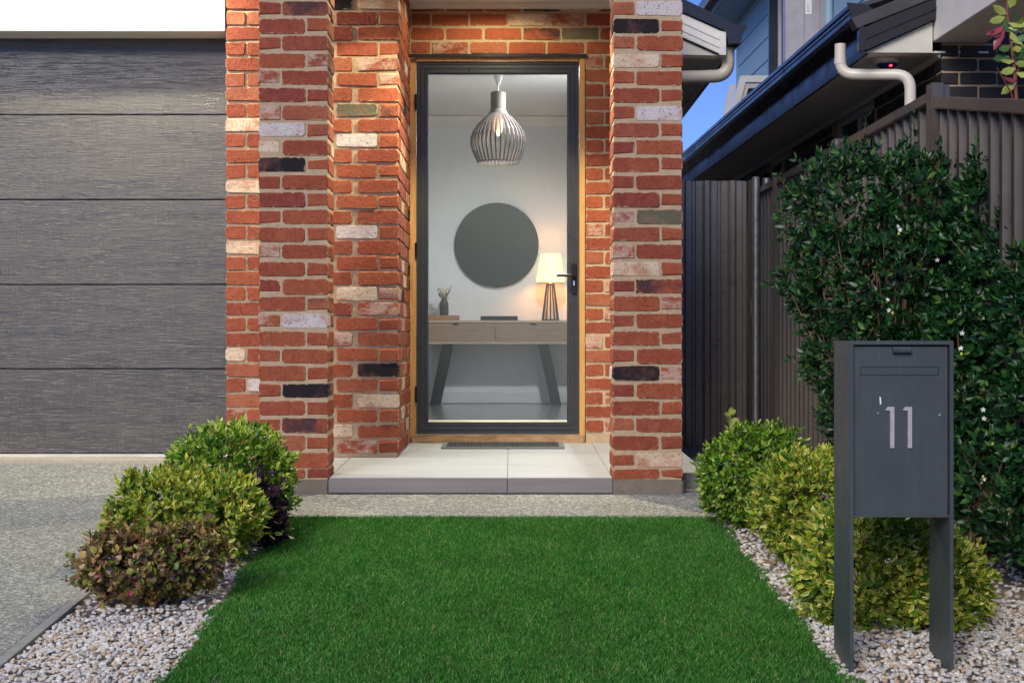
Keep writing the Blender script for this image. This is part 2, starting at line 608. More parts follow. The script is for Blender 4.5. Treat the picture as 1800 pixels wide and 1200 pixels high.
def varieg(amount, edge_col, green_stops):
    def ex(b, c, ge):
        uv = b.n('ShaderNodeUVMap')
        sx = b.n('ShaderNodeSeparateXYZ'); b.l(uv.outputs[0], sx.inputs[0])
        n = b.noise(b.coord('Object'), 55, 3)
        ad = b.n('ShaderNodeMath', operation='MULTIPLY_ADD'); ad.inputs[1].default_value = 0.8
        b.l(n, ad.inputs[0]); b.l(sx.outputs[0], ad.inputs[2])
        # per-leaf share of yellow
        mu = b.n('ShaderNodeMath', operation='MULTIPLY_ADD'); mu.inputs[1].default_value = 7.31; mu.inputs[2].default_value = 0.13
        b.l(ge.outputs['Random Per Island'], mu.inputs[0])
        fr = b.n('ShaderNodeMath', operation='FRACT'); b.l(mu.outputs[0], fr.inputs[0])
        k = b.ramp(fr.outputs[0], [(0.0, 0.0), (1 - amount, 0.0), (1 - amount + 0.15, 1.0)])
        m2 = b.n('ShaderNodeMath', operation='MULTIPLY')
        b.l(b.ramp(ad.outputs[0], [(0.55, 0.0), (1.15, 1.0)]), m2.inputs[0]); b.l(k, m2.inputs[1])
        big = b.noise(b.coord('Object'), 7, 4, 0.6)
        m3 = b.n('ShaderNodeMath', operation='MULTIPLY')
        b.l(m2.outputs[0], m3.inputs[0]); b.l(b.ramp(big, [(0.36, 0.15), (0.60, 1.0)]), m3.inputs[1])
        c = b.mix(b.ramp(big, [(0.40, 0.40), (0.60, 0.0)]), c, (0.035, 0.11, 0.010))
        return b.mix(m3.outputs[0], c, edge_col)
    return ex


GREENS = [(0.0, (0.018, 0.065, 0.007)), (0.3, (0.060, 0.175, 0.012)), (0.6, (0.15, 0.32, 0.022)), (0.85, (0.27, 0.44, 0.035)), (0.97, (0.42, 0.50, 0.06)), (1.0, (0.25, 0.12, 0.05))]
M['leaf_var'] = island_ramp('variegated_leaf', GREENS, 0.42, varieg(0.42, (0.60, 0.66, 0.14), None), 0.16, .5)
M['leaf_var_y'] = island_ramp('yellow_variegated_leaf', [(0.0, (0.030, 0.090, 0.008)), (0.3, (0.100, 0.22, 0.014)), (0.6, (0.25, 0.38, 0.026)), (0.85, (0.43, 0.48, 0.045)), (0.97, (0.62, 0.55, 0.09)), (1.0, (0.28, 0.14, 0.06))], 0.36, varieg(0.50, (0.72, 0.66, 0.15), None), 0.16, .5)
M['leaf_var_g'] = island_ramp('green_shrub_leaf', GREENS, 0.38, varieg(0.36, (0.46, 0.54, 0.12), None), 0.16, .5)
M['leaf_dark'] = island_ramp('glossy_dark_leaf', [(0.0, (0.006, 0.028, 0.010)), (0.5, (0.012, 0.056, 0.017)), (0.8, (0.022, 0.088, 0.024)), (0.93, (0.055, 0.16, 0.030)), (1.0, (0.13, 0.22, 0.04))], 0.36, None, 0.12)
M['leaf_plum'] = island_ramp('plum_leaf', [(0.0, (0.055, 0.028, 0.032)), (0.15, (0.14, 0.060, 0.048)), (0.32, (0.19, 0.17, 0.035)), (0.5, (0.24, 0.125, 0.070)), (0.64, (0.09, 0.16, 0.028)), (0.80, (0.33, 0.34, 0.06)), (0.93, (0.46, 0.25, 0.10)), (1.0, (0.50, 0.40, 0.26))], 0.45, None, 0.2)
M['leaf_purple'] = island_ramp('purple_leaf', [(0.0, (0.020, 0.014, 0.026)), (0.6, (0.045, 0.026, 0.042)), (1.0, (0.09, 0.03, 0.05))], 0.4, None, 0.1)
M['petal_pink'] = plain('pink_petal', (0.40, 0.02, 0.10), 0.6)
M['petal_white'] = plain('white_petal', (0.78, 0.78, 0.72), 0.6)
M['petal_cream'] = plain('cream_petal', (0.62, 0.56, 0.42), 0.7)
M['bud'] = plain('yellow_bud', (0.50, 0.50, 0.08), 0.6)
M['twig'] = plain('brown_twig', (0.19, 0.115, 0.06), 0.8, var=0.3, nscale=40)
M['stem_red'] = plain('red_stem', (0.20, 0.05, 0.035), 0.6)
M['leaf_lime'] = plain('lime_leaf', (0.28, 0.33, 0.07), 0.4, var=0.35, nscale=14)
M['leaf_mid'] = plain('mid_green_leaf', (0.06, 0.13, 0.04), 0.35, var=0.35, nscale=14)
M['leaf_red'] = plain('red_leaf', (0.22, 0.04, 0.05), 0.35, var=0.3, nscale=14)

M['plaster'] = plain('hall_paint', (0.74, 0.76, 0.77), 0.85, var=0.02)
M['ceil'] = plain('ceiling_paint', (0.78, 0.78, 0.77), 0.9, var=0.02)
M['skirting'] = plain('skirting_paint', (0.70, 0.71, 0.72), 0.6, var=0.03)
M['mirror'] = plain('dark_reflection_mirror', (0.018, 0.026, 0.032), 0.4, var=0.08, spec=0.25)  # dark reflection put into the disc's own colour
M['slat_wood'] = plain('grey_stained_slat', (0.075, 0.062, 0.055), 0.6, spec=.25)
M['black_wood'] = plain('black_wood', (0.010, 0.011, 0.013), 0.6, spec=.2)
M['vase_black'] = plain('black_ceramic', (0.018, 0.02, 0.024), 0.45)
M['box_tan'] = plain('tan_box', (0.34, 0.16, 0.08), 0.7)
M['mat_black'] = plain('black_rubber', (0.012, 0.012, 0.013), 0.75, bump=0.5, bscale=300)
M['mat_edge'] = plain('grey_mat_frame', (0.13, 0.13, 0.14), 0.5)


def emit(name, c, s):
    b = NB(name)
    b.base(c)
    b.b.inputs['Emission Color'].default_value = (*c, 1)
    b.b.inputs['Emission Strength'].default_value = s
    return b.m


M['shade_lit'] = emit('lit_lampshade', (1.0, 0.72, 0.36), 1.15)
M['bulb'] = emit('lit_bulb', (1.0, 0.62, 0.36), 0.7)
M['down'] = emit('lit_downlight', (1.0, 0.80, 0.52), 20.0)
M['red_led'] = emit('red_led', (1.0, 0.03, 0.05), 3.0)


def glass(name, tint=(0.8, 0.85, 0.9)):
    b = NB(name)
    b.base((0.02, 0.025, 0.03)).rough(0.08)
    return b.m


M['dark_glass'] = glass('dark_window_glass')


def blue_dome():
    b = NB('blue_dome')
    b.base((0.01, 0.03, 0.16)).rough(0.12)
    return b.m


M['blue_dome'] = blue_dome()


def mesh_screen():
    b = NB('fine_security_mesh')
    v = b.coord('Object', (1, 1, 1))
    f = b.noise(b.coord('Object', (60, 1, 2)), 3, 2)
    b.base((0.085, 0.108, 0.132)).rough(0.6)
    tr = b.n('ShaderNodeBsdfTransparent')
    mx = b.n('ShaderNodeMixShader')
    b.l(b.ramp(f, [(0.2, 0.37), (0.8, 0.43)]), mx.inputs[0])
    out = [n for n in b.t.nodes if n.type == 'OUTPUT_MATERIAL'][0]
    b.l(tr.outputs[0], mx.inputs[1]); b.l(b.b.outputs[0], mx.inputs[2]); b.l(mx.outputs[0], out.inputs[0])
    return b.m


M['mesh'] = mesh_screen()

# ---------------------------------------------------------------- the setting


def sheet(name, xs, ys, zf, mat, kind='structure'):
    mb = MB()
    for y in ys:
        for x in xs: mb.v.append((x, y, zf(x, y)))
    n = len(xs)
    for j in range(len(ys) - 1):
        for i in range(n - 1):
            mb.f.append((j * n + i, j * n + i + 1, (j + 1) * n + i + 1, (j + 1) * n + i))
    o = mb.build(name, mat)
    o['kind'] = kind
    return o


def ground_z(x, y):
    if y < 0: return gz(0) - 0.09
    if y < 7.0: return gz(y) - 0.09
    return -0.10


sheet('ground', [-400, -40, -8, 0, 8, 40, 400], [-400, -30, 0, 3.5, 7.0, 12, 40, 500], ground_z, M['ground'])


def slab(name, poly, zf, th, mat, edge=0.012):
    """poly (x,y) list; top follows zf"""
    mb = MB()
    n = len(poly)
    for (x, y) in poly: mb.v.append((x, y, zf(y)))
    for (x, y) in poly: mb.v.append((x, y, zf(y) - th))
    mb.f.append(tuple(range(n)))
    mb.f.append(tuple(reversed(range(n, 2 * n))))
    for i in range(n):
        j = (i + 1) % n
        mb.f.append((i, n + i, n + j, j))
    o = mb.build(name, mat, bevel=edge)
    o['kind'] = 'structure'
    return o


def tilted(y): return gz(y) + 0.004


slab('driveway', [(-7.5, -1.0), (-1.5325, -1.0), (-1.5325, 6.42), (-1.5325, 7.96), (-7.5, 7.96)], tilted, 0.10, M['aggregate'], 0.001)
# smooth edge strip of the driveway
slab('driveway_edge', [(-1.532, -1.0), (-1.495, -1.0), (-1.495, 6.42), (-1.532, 6.42)], lambda y: gz(y) + 0.004, 0.09, M['edge'], 0.001)


def path_z(y): return (gz(y) if y < 7.04 else -0.008 * (y - 7.04)) + 0.002


mbp = MB()
slab('path', [(-1.53, 6.44), (1.12, 6.44), (1.12, 7.03), (-1.53, 7.03)], path_z, 0.08, M['aggregate'], 0.006)
slab('side_path', [(0.845, 7.032), (2.0, 7.032), (2.0, 13.0), (0.845, 13.0)], path_z, 0.08, M['aggregate'], 0.004)
sheet('garden_bed', [-1.494, -0.90], [-1.0, 3.0, 6.435], lambda x, y: gz(y) - 0.013, M['soil'])
sheet('garden_bed', [0.90, 2.15], [-1.0, 3.0, 6.435], lambda x, y: gz(y) - 0.013, M['soil'])
sheet('garden_bed', [1.122, 2.15], [6.436, 7.03], lambda x, y: gz(y) - 0.013, M['soil'])
lawn_mb = MB()
for y_ in (-1.0, 3.0, 6.43):
    lawn_mb.v += [(-0.975 - .026 * (y_ - 4.0), y_, gz(y_) - .006), (.952 - .0155 * (y_ - 4.0), y_, gz(y_) - .006)]
lawn_mb.f += [(0, 1, 3, 2), (2, 3, 5, 4)]
lawn_mb.build('lawn', M['turf_base'])['kind'] = 'structure'


# grass: one mesh of bent blades
def grass():
    x0, x1, y0, y1 = -1.062, 0.955, 3.35, 6.46
    n = 340000
    # denser towards the lens, where blades show largest
    t = npr.random(n)
    y = y0 + (y1 - y0) * t ** 1.12
    x = x0 + (x1 - x0) * npr.random(n)
    wav = 0.016 * np.sin(y * 9.0) + 0.010 * np.sin(y * 23.0 + 1.0) + 0.008 * np.sin(y * 51.0)
    x = np.where(x < -0.9, x + wav, np.where(x > 0.8, x - wav, x))
    # tufts: pull blades together a little
    xl_, xr_ = -0.985 - .026 * (y - 4.0), .962 - .0155 * (y - 4.0)
    x = xl_ + (xr_ - xl_) * (x - x0) / (x1 - x0) + npr.normal(0, .006, n)
    y = y + np.where(y > 6.40, npr.normal(0, .006, n), 0)
    z = SLOPE * (y - 7.04) - 0.006
    h = 0.010 + 0.008 * npr.random(n) + 0.004 * (npr.random(n) > .95)
    patch = 0.5 + 0.5 * np.sin(x * 7.1 + 1.3 * np.sin(y * 3.7)) * np.sin(y * 5.3 + np.sin(x * 4.1))
    h *= 0.93 + 0.12 * patch
    wd = 0.0008 + 0.0007 * npr.random(n)
    a = npr.random(n) * 2 * np.pi
    base_a = 1.6 * np.sin(x * 2.3 + y * 1.9) + 1.2 * np.sin(y * 6.1 - x * 3.0)
    la = base_a + npr.normal(0, 1.9, n)
    lean = h * (0.25 + 0.75 * npr.random(n))
    dx, dy = np.cos(a) * wd, np.sin(a) * wd
    lx, ly = np.cos(la) * lean, np.sin(la) * lean
    V = np.empty((n, 5, 3), np.float32)
    V[:, 0] = np.stack([x - dx, y - dy, z], 1)
    V[:, 1] = np.stack([x + dx, y + dy, z], 1)
    V[:, 2] = np.stack([x - dx * .8 + lx * .35, y - dy * .8 + ly * .35, z + h * .62], 1)
    V[:, 3] = np.stack([x + dx * .8 + lx * .35, y + dy * .8 + ly * .35, z + h * .62], 1)
    V[:, 4] = np.stack([x + lx, y + ly, z + h], 1)
    T = np.array([[0, 1, 3], [0, 3, 2], [2, 3, 4]], np.int32)
    Fa = (np.arange(n, dtype=np.int32)[:, None, None] * 5 + T[None]).reshape(-1, 3)
    return raw_mesh('grass', V.reshape(-1, 3), Fa, M['grass'])


def raw_mesh(name, V, T, mat, uv=None, smooth=False):
    me = bpy.data.meshes.new(name)
    me.vertices.add(len(V))
    me.vertices.foreach_set('co', np.ascontiguousarray(V, np.float32).ravel())
    me.loops.add(T.size)
    me.loops.foreach_set('vertex_index', np.ascontiguousarray(T, np.int32).ravel())
    me.polygons.add(len(T))
    me.polygons.foreach_set('loop_start', np.arange(0, T.size, 3, dtype=np.int32))
    if uv is not None:
        ul = me.uv_layers.new(name='UVMap')
        ul.data.foreach_set('uv', np.ascontiguousarray(uv[T.ravel()], np.float32).ravel())
    me.update(calc_edges=True)
    me.validate()
    if smooth: me.polygons.foreach_set('use_smooth', [True] * len(me.polygons))
    me.materials.append(mat)
    o = bpy.data.objects.new(name, me)
    COL.objects.link(o)
    return o


g = grass()
tag(g, 'short green artificial grass of the small front lawn', 'grass', kind='stuff')


# pebbles
def ico(sub):
    bm = bmesh.new()
    bmesh.ops.create_icosphere(bm, subdivisions=sub, radius=1.0)
    V = np.array([v.co[:] for v in bm.verts], np.float32)
    T = np.array([[v.index for v in f.verts] for f in bm.faces], np.int32)
    bm.free()
    return V, T


def pebbles(name, regions, label):
    IV, IT = ico(2)
    nv = len(IV)
    Vs, Ts = [], []
    k = 0
    for (x0, x1, y0, y1, n, rmin, rmax) in regions:
        xs = npr.uniform(x0, x1, n); ys = npr.uniform(y0, y1, n)
        for i in range(n):
            r = npr.uniform(rmin, rmax)
            sc = np.array([r * npr.uniform(.8, 1.45), r * npr.uniform(.75, 1.1), r * npr.uniform(.5, .85)])
            d = npr.normal(size=(6, 3)); d /= np.linalg.norm(d, axis=1)[:, None]
            V = IV.copy()
            for q in range(6):     # facet the stone
                dot = V @ d[q]
                lim = npr.uniform(.5, .85)
                ex = np.maximum(dot - lim, 0)
                V -= ex[:, None] * d[q] * .9
            V = V * sc
            a, b2 = npr.random() * 6.283, npr.uniform(-.5, .5)
            ca, sa, cb, sb = math.cos(a), math.sin(a), math.cos(b2), math.sin(b2)
            Rm = np.array([[ca, -sa, 0], [sa, ca, 0], [0, 0, 1]]) @ np.array([[1, 0, 0], [0, cb, -sb], [0, sb, cb]])
            V = V @ Rm.T
            z = gz(ys[i]) - 0.013 + npr.random() * 0.013
            Vs.append(V + np.array([xs[i], ys[i], z])); Ts.append(IT + k * nv); k += 1
    o = raw_mesh(name, np.concatenate(Vs), np.concatenate(Ts), M['pebble'], smooth=True)
    o.data.set_sharp_from_angle(angle=R(35))
    tag(o, label, 'gravel', kind='stuff')
    return o


pebbles('gravel', [(-1.485, -0.985, 3.6, 4.75, 3900, .0058, .0105), (-1.48, -1.015, 4.75, 6.42, 1700, .0065, .0115)],
        'white and tan pebbles in the bed beside the driveway')
pebbles('gravel', [(0.945, 2.05, 3.6, 4.95, 6600, .0062, .0112), (0.925, 1.35, 4.95, 6.43, 1300, .007, .012), (1.35, 1.95, 4.95, 6.2, 1100, .007, .013)],
        'white and tan pebbles under the letterbox and round shrubs')

# ---------------------------------------------------------------- bricks
BRICK_CACHE = {}


def brick_mesh(L, D, Hh, variant):
    key = (round(L, 3), round(D, 3), round(Hh, 3), variant)
    if key in BRICK_CACHE: return BRICK_CACHE[key]
    r = random.Random(hash(key) & 0xffff)
    bm = bmesh.new()
    bmesh.ops.create_cube(bm, size=1.0)
    for v in bm.verts:
        v.co.x *= L; v.co.y *= D; v.co.z *= Hh
    vert_edges = [e for e in bm.edges if abs(e.verts[0].co.y - e.verts[1].co.y) > D * .5]
    # blunt the four corners of the face, then every arris
    for v in bm.verts:
        v.co += Vector((r.uniform(-.003, .003), r.uniform(-.002, .002), r.uniform(-.0035, .0035)))
    bmesh.ops.bevel(bm, geom=[e for e in vert_edges if r.random() < .8], offset=r.uniform(.007, .013), segments=1, affect='EDGES')
    bmesh.ops.bevel(bm, geom=[e for e in bm.edges], offset=.0026, segments=1, affect='EDGES')
    for v in bm.verts:
        v.co += Vector((r.uniform(-.001, .001), r.uniform(-.0008, .0008), r.uniform(-.0012, .0012)))
    bmesh.ops.triangulate(bm, faces=[f for f in bm.faces if len(f.verts) > 4])
    me = bpy.data.meshes.new('brick')
    bm.to_mesh(me); bm.free()
    me.materials.append(M['brick'])
    BRICK_CACHE[key] = me
    return me


BT = {'r': 'brick', 'w': 'brick_wash', 'd': 'brick_dark', 's': 'brick_smoke', 'k': 'brick_black', 'c': 'brick_cream', 'l': 'brick_white', 'o': 'brick_olive'}
# side view only: bricks nobody singled out
SIDE = ['r'] * 12 + ['w', 'w', 'l', 'd', 'c', 'k']


def brick(parent, c, L, D, Hh, kind, rot=False, name='brick', mats=None):
    me = brick_mesh(L, D, Hh, rng.randrange(7))
    o = bpy.data.objects.new(name, me)
    COL.objects.link(o)
    o.parent = parent
    o.location = Vector(c) + Vector((rng.uniform(-.001, .001), rng.uniform(-.002, .002), rng.uniform(-.0015, .0015))) - WPOS[parent]
    o.rotation_euler = (rng.uniform(-.006, .006), rng.uniform(-.008, .008), (R(90) if rot else 0) + rng.uniform(-.006, .006) + (math.pi if rng.random() < .5 else 0))
    o.material_slots[0].link = 'OBJECT'
    o.material_slots[0].material = mats or M[BT[kind]]
    return o


# free-standing piers --------------------------------------------------
def pier(xl, kinds, label):
    xr = xl + 0.344
    root = thing('brick_pier', label, 'brick pillar', ((xl + xr) / 2, Y0 + .115, 0.0), group='brick pillars of the porch')
    MB().box(xl + .0045, xr - .0045, Y0 + .0045, Y0 + .2255, 0.05, 2.80).build('mortar_core', M['mortar'], root)
    mb = MB()
    mb.box(xl - .006, xr + .004, Y0 - .004, Y0 + .236, -.06, 0.072)
    mb.build('footing', M['concrete'], root, bevel=.008)
    SL, HL = .229, .105
    for k in range(-3, 28):
        zt = H + (600 - 30.51 * k) / 355.0
        zb = H + (600 - 30.51 * (k + 1)) / 355.0
        hh = .0725
        if k == 27:
            zb = 0.076; hh = .046
        zc = (zt + zb) / 2 - .0005
        if k == 27: zc = 0.078 + .023
        kk = kinds.get(k, 'rr')
        even = (k % 2 == 0)
        if even:   # header left, stretcher right
            brick(root, (xl + HL / 2, Y0 + .115, zc), .229, HL, hh, kk[0], True)
            brick(root, (xr - SL / 2, Y0 + .0525, zc), SL, .105, hh, kk[1])
            brick(root, (xr - SL / 2, Y0 + .1775, zc), SL, .105, hh, rng.choice(SIDE))
        else:
            brick(root, (xl + SL / 2, Y0 + .0525, zc), SL, .105, hh, kk[0])
            brick(root, (xl + SL / 2, Y0 + .1775, zc), SL, .105, hh, rng.choice(SIDE))
            brick(root, (xr - HL / 2, Y0 + .115, zc), .229, HL, hh, kk[1], True)
    return root


LP = {0: 'rs', 3: 'rw', 4: 'wr', 5: 'dr', 6: 'wr', 7: 'lr', 8: 'cr', 9: 'kr', 10: 'rr', 11: 'dr', 14: 'wr', 16: 'dr', 17: 'rs', 18: 'wl', 22: 'rk', 24: 'rs', 25: 'rr', 27: 'rd'}
RP = {0: 'rl', 1: 'kr', 3: 'cr', 6: 'rl', 8: 'dr', 11: 'dr', 12: 'wo', 14: 'wr', 15: 'cr', 16: 'ds', 17: 'rw', 21: 'kw', 26: 'rc', 22: 'dr', 24: 'rr'}
pier((455 - 900) / 355.0, LP, 'red brick pillar left of the porch step with one black brick at mid height')
pier((1077.5 - 900) / 355.0, RP, 'red brick pillar right of the porch step beside the narrow side gate')

# the house ----------------------------------------------------------------
house = thing('brick_house', 'red brick house front with glazed entry door and dark garage door', 'house', (-0.3, 9.0, 0.08))
XL, XR = (397 - 900) / 312.4, (700.5 - 900) / 312.4          # garage-side wall
ZT = 2.862                                                   # porch ceiling
DXR = (1029 - 900) / 280.9                                   # right edge of door opening
DXL = (721 - 900) / 280.9
DZT = H + (600 - 97) / 280.9                                 # top of door opening
HX1 = 1.0                                                    # right end of door wall

wallA = MB()
wallA.box(XL + .004, XR - .007, Y1 + .008, Y1 + .5, 0.02, 3.0)
wallA.box(XR - .25, XR - .007, Y1 + .5, Y2 + .3, 0.02, 3.0)
wA = wallA.build('wall', M['mortar'], house)
wA['label'] = 'wall between the garage and the entry'

STRIP = {8: 'c', 12: 'c', 16: 'c', 5: 'r', 7: 'r'}
STRIP_ODD = {23: 'cr', 25: 'rl', 21: 'rr', 27: 'wr', 19: 'rr'}
REC = {0: 'kc', 4: 'rw', 5: 'rw', 7: 'os', 9: 'lr', 15: 'lr', 19: 'cw', 20: 'dw', 22: 'wr', 24: 'rk', 26: 'rc', 28: 'cr', 29: 'wr', 10: 'rr', 3: 'rr', 1: 'dr', 2: 'dr'}  # maroon in the upper courses: shade there put into the brick colour
for k in range(-4, 30):
    zb = H + (600 - (-8.0 + 26.86 * (k + 1))) / 312.4
    zc = zb + .043
    even = (k % 2 == 0)
    SL, HL, J, hh = .229, .108, .012, .073
    rk = REC.get(k, 'rr')
    if even:
        xs = [XL + SL / 2 + i * (SL + J) for i in range(4)]
        xs[3] = XR - SL / 2
        kinds = [STRIP.get(k, 'r'), None, rk[0], rk[1]]
        for x, kd in zip(xs, kinds):
            if kd: brick(wA, (x, Y1 + .0525, zc), SL, .105, hh, kd)
        # return: end of the corner stretcher, then stretchers
        yy = Y1 + .105 + J
        while yy < Y2 - .01:
            L = min(SL, Y2 + .05 - yy)
            brick(wA, (XR - .0525, yy + L / 2, zc), L, .105, hh, rng.choice(SIDE), True)
            yy += L + J
    else:
        so_ = STRIP_ODD.get(k, 'rr')
        brick(wA, (XL + HL / 2, Y1 + .0525, zc), HL, .105, hh, so_[0])
        brick(wA, (XL + HL + J + SL / 2, Y1 + .0525, zc), SL, .105, hh, so_[1])
        brick(wA, (XR - HL - J - SL / 2, Y1 + .0525, zc), SL, .105, hh, rk[0])
        brick(wA, (XR - .054, Y1 + SL / 2, zc), SL, .108, hh, rk[1], True)
        yy = Y1 + SL + J
        while yy < Y2 - .01:
            L = min(SL, Y2 + .05 - yy)
            brick(wA, (XR - .0525, yy + L / 2, zc), L, .105, hh, rng.choice(SIDE), True)
            yy += L + J

wallB = MB()
wallB.box(DXR + .004, HX1, Y2 + .005, Y2 + .26, 0.02, 3.0)
wallB.box(XR - .007, DXR + .004, Y2 + .005, Y2 + .26, DZT + .006, 3.0)
wB = wallB.build('wall', M['mortar'], house)
wB['label'] = 'wall round the entry door'
LINT = {0: ['r', 'r', 'r', 'c', 'r'], 1: ['r', 'd', 'r', 's', 'o'], 2: ['r', 'r', 'c', 'w', 's'], 3: ['r', 'r', 'r', 'k', 'c']}
LINT = {0: 'rwrrr', 1: 'rrrso', 2: 'rrrcws', 3: 'rrrkcr', 4: 'rrrrrr'}
for k in range(5):     # courses over the door, upwards
    zc = DZT + .010 + .0876 * k + .036
    x = XR + .01
    first = .115 if k % 2 == 0 else .205
    i = 0
    while x < DXR - .03 if k > 0 else x < DXR - .03:
        L = first if i == 0 else .229
        kk = LINT[k]
        brick(wB, (x + L / 2, Y2 + .0525, zc), L, .105, .074, kk[i % len(kk)])
        x += L + .012; i += 1
    while x < HX1 - .05:
        L = min(.229, HX1 - x)
        brick(wB, (x + L / 2, Y2 + .0525, zc), L, .105, .074, 'r')
        x += L + .012
for k in range(27):    # jamb right of the door, downwards
    zt = H + (600 - (96.5 + 24.6 * k)) / 280.9
    zc = zt - .044
    if zc < 0.14: break
    x = DXR + .002
    L = .229 if k % 2 else .108
    while x < HX1 - .06:
        L = min(L, HX1 + .004 - x)
        brick(wB, (x + L / 2, Y2 + .0525, zc), L, .105, .074, 'w' if rng.random() < .10 else ('c' if (k == 25 and x > DXR + .05) else 'r'))
        x += L + .012; L = .229

# garage: lintel, door, sill, threshold
GX0 = -6.6
lint = MB().box(GX0, XL - .003, Y1 - .006, Y1 + .17, H + 544 / 312.4, 2.95).build('lintel', M['render'], house, bevel=.004)
MB().box(GX0 - .4, GX0 - .004, Y1, Y1 + .4, 0, 2.95).build('wall', M['render'], house)['label'] = 'rendered pier at the far side of the garage door'
MB().box(GX0, XL - .003, Y1 + .172, YG + .5, 2.5, 2.95).build('lintel_lining', M['render'], house)
gd = MB().box(GX0, XL, YG + .05, YG + .07, .08, 2.9).build('garage_door', M['black_metal'], house)
zl = [H + (600 - y) / 304.9 for y in (797, 648, 500, 351, 202, 53)] + [H + (600 + 96) / 304.9]
for a, b in zip(zl[:-1], zl[1:]):
    MB().box(GX0, XL + .01, YG, YG + .045, a + .003, b - .003).build('door_panel', M['garage'], gd, origin=((GX0 + XL) / 2, YG, a), bevel=.004)
MB().box(GX0, XL + .01, YG - .004, YG + .04, zl[0] - .03, zl[0] - .002).build('bottom_seal', M['offwhite'], gd, bevel=.003)
MB().box(GX0, XL - .004, Y1 - .035, YG + .6, -.05, gz(7.96) + .028).build('threshold', M['sill_concrete'], house, bevel=.01)

# porch floor: tiles bedded in grout
SX0, SX1 = (577 - 900) / 355.0 + .003, (1077 - 900) / 355.0 - .002


def sz(y): return 0.080 + 0.022 * (y - Y0)


mb = MB()
mb.quadbox([(SX0 + .004, Y0 + .006, 0.0), (SX1 - .004, Y0 + .006, 0.0), (SX1 - .004, Y2 + .25, 0), (SX0 + .004, Y2 + .25, 0),
            (SX0 + .004, Y0 + .006, sz(Y0) - .004), (SX1 - .004, Y0 + .006, sz(Y0) - .004), (SX1 - .004, Y2 + .25, sz(Y2 + .25) - .004), (SX0 + .004, Y2 + .25, sz(Y2 + .25) - .004)])
mb.quadbox([(-1.6, Y0 + .24, 0.0), (SX0 + .002, Y0 + .24, 0.0), (SX0 + .002, Y1 + .02, 0), (-1.6, Y1 + .02, 0),
            (-1.6, Y0 + .24, sz(Y0 + .24) - .004), (SX0 + .002, Y0 + .24, sz(Y0 + .24) - .004), (SX0 + .002, Y1 + .02, sz(Y1) - .004), (-1.6, Y1 + .02, sz(Y1) - .004)])
mb.quadbox([(SX1 - .002, Y0 + .24, 0.0), (HX1, Y0 + .24, 0.0), (HX1, Y2 + .02, 0), (SX1 - .002, Y2 + .02, 0),
            (SX1 - .002, Y0 + .24, sz(Y0 + .24) - .004), (HX1, Y0 + .24, sz(Y0 + .24) - .004), (HX1, Y2 + .02, sz(Y2) - .004), (SX1 - .002, Y2 + .02, sz(Y2) - .004)])
step = mb.build('porch_step', M['grout'], house)
XJ = (892 - 900) / 355.0
ROWS = [Y0 + .018, 7.66, 8.27, 8.95]


def tile(x0, x1, y0, y1, top=.004):
    m = MB()
    m.quadbox([(x0, y0, sz(y0) - .012), (x1, y0, sz(y0) - .012), (x1, y1, sz(y1) - .012), (x0, y1, sz(y1) - .012),
               (x0, y0, sz(y0)), (x1, y0, sz(y0)), (x1, y1, sz(y1)), (x0, y1, sz(y1))])
    return m.build('tile', M['tile'], step, origin=((x0 + x1) / 2, (y0 + y1) / 2, sz(y0)), bevel=.0015)


for j in range(3):
    ya, yb = ROWS[j] + .0015, ROWS[j + 1] - .0015
    tile(SX0, XJ - .002, ya, yb)
    tile(XJ + .002, SX1, ya, yb)
    if j:
        pass
tile(-1.59, SX0 - .004, Y0 + .245, 7.6585)
tile(-1.59, SX0 - .004, 7.6615, Y1 - .002)
tile(SX1 + .004, HX1, Y0 + .245, 7.6585)
tile(SX1 + .004, HX1, 7.6615, 8.2685)
tile(SX1 + .004, HX1, 8.2715, Y2 - .002)
for (a, b) in ((SX0, XJ - .002), (XJ + .002, SX1)):
    MB().box(a, b, Y0 - .004, Y0 + .016, .006, sz(Y0) - .0005).build('riser_tile', M['riser'], step, origin=((a + b) / 2, Y0, .04), bevel=.0015)

# ceiling, cornice, fascia, roof over the porch (above the picture)
MB().box(-1.62, HX1, Y0 - .02, Y2 + .3, ZT, ZT + .05).build('porch_ceiling', M['ceil'], house)
MB().box(XR, HX1, Y2 - .045, Y2 + .004, ZT - .03, ZT - .002).build('cornice', M['white_paint'], house)
MB().box(GX0 - .5, -1.625, Y1 - .62, Y1 + .3, 2.96, 3.0).build('eave_soffit', M['ceil'], house)
MB().box(GX0 - .5, -1.625, Y1 - .66, Y1 - .622, 2.93, 3.15).build('fascia', M['gutter'], house)
MB().box(-1.62, HX1 + .05, Y0 - .10, Y0 - .022, 2.80, 3.05).build('fascia', M['gutter'], house)
mb = MB()
mb.quadbox([(GX0 - .6, 7.0, 3.06), (.86, 6.9, 3.06), (.86, 14.2, 3.06), (GX0 - .6, 14.2, 3.06),
            (GX0 - .6, 7.0, 3.16), (.86, 6.9, 3.16), (.86, 10.5, 3.40), (GX0 - .6, 10.5, 3.40)])
mb.build('roof', M['roof'], house)

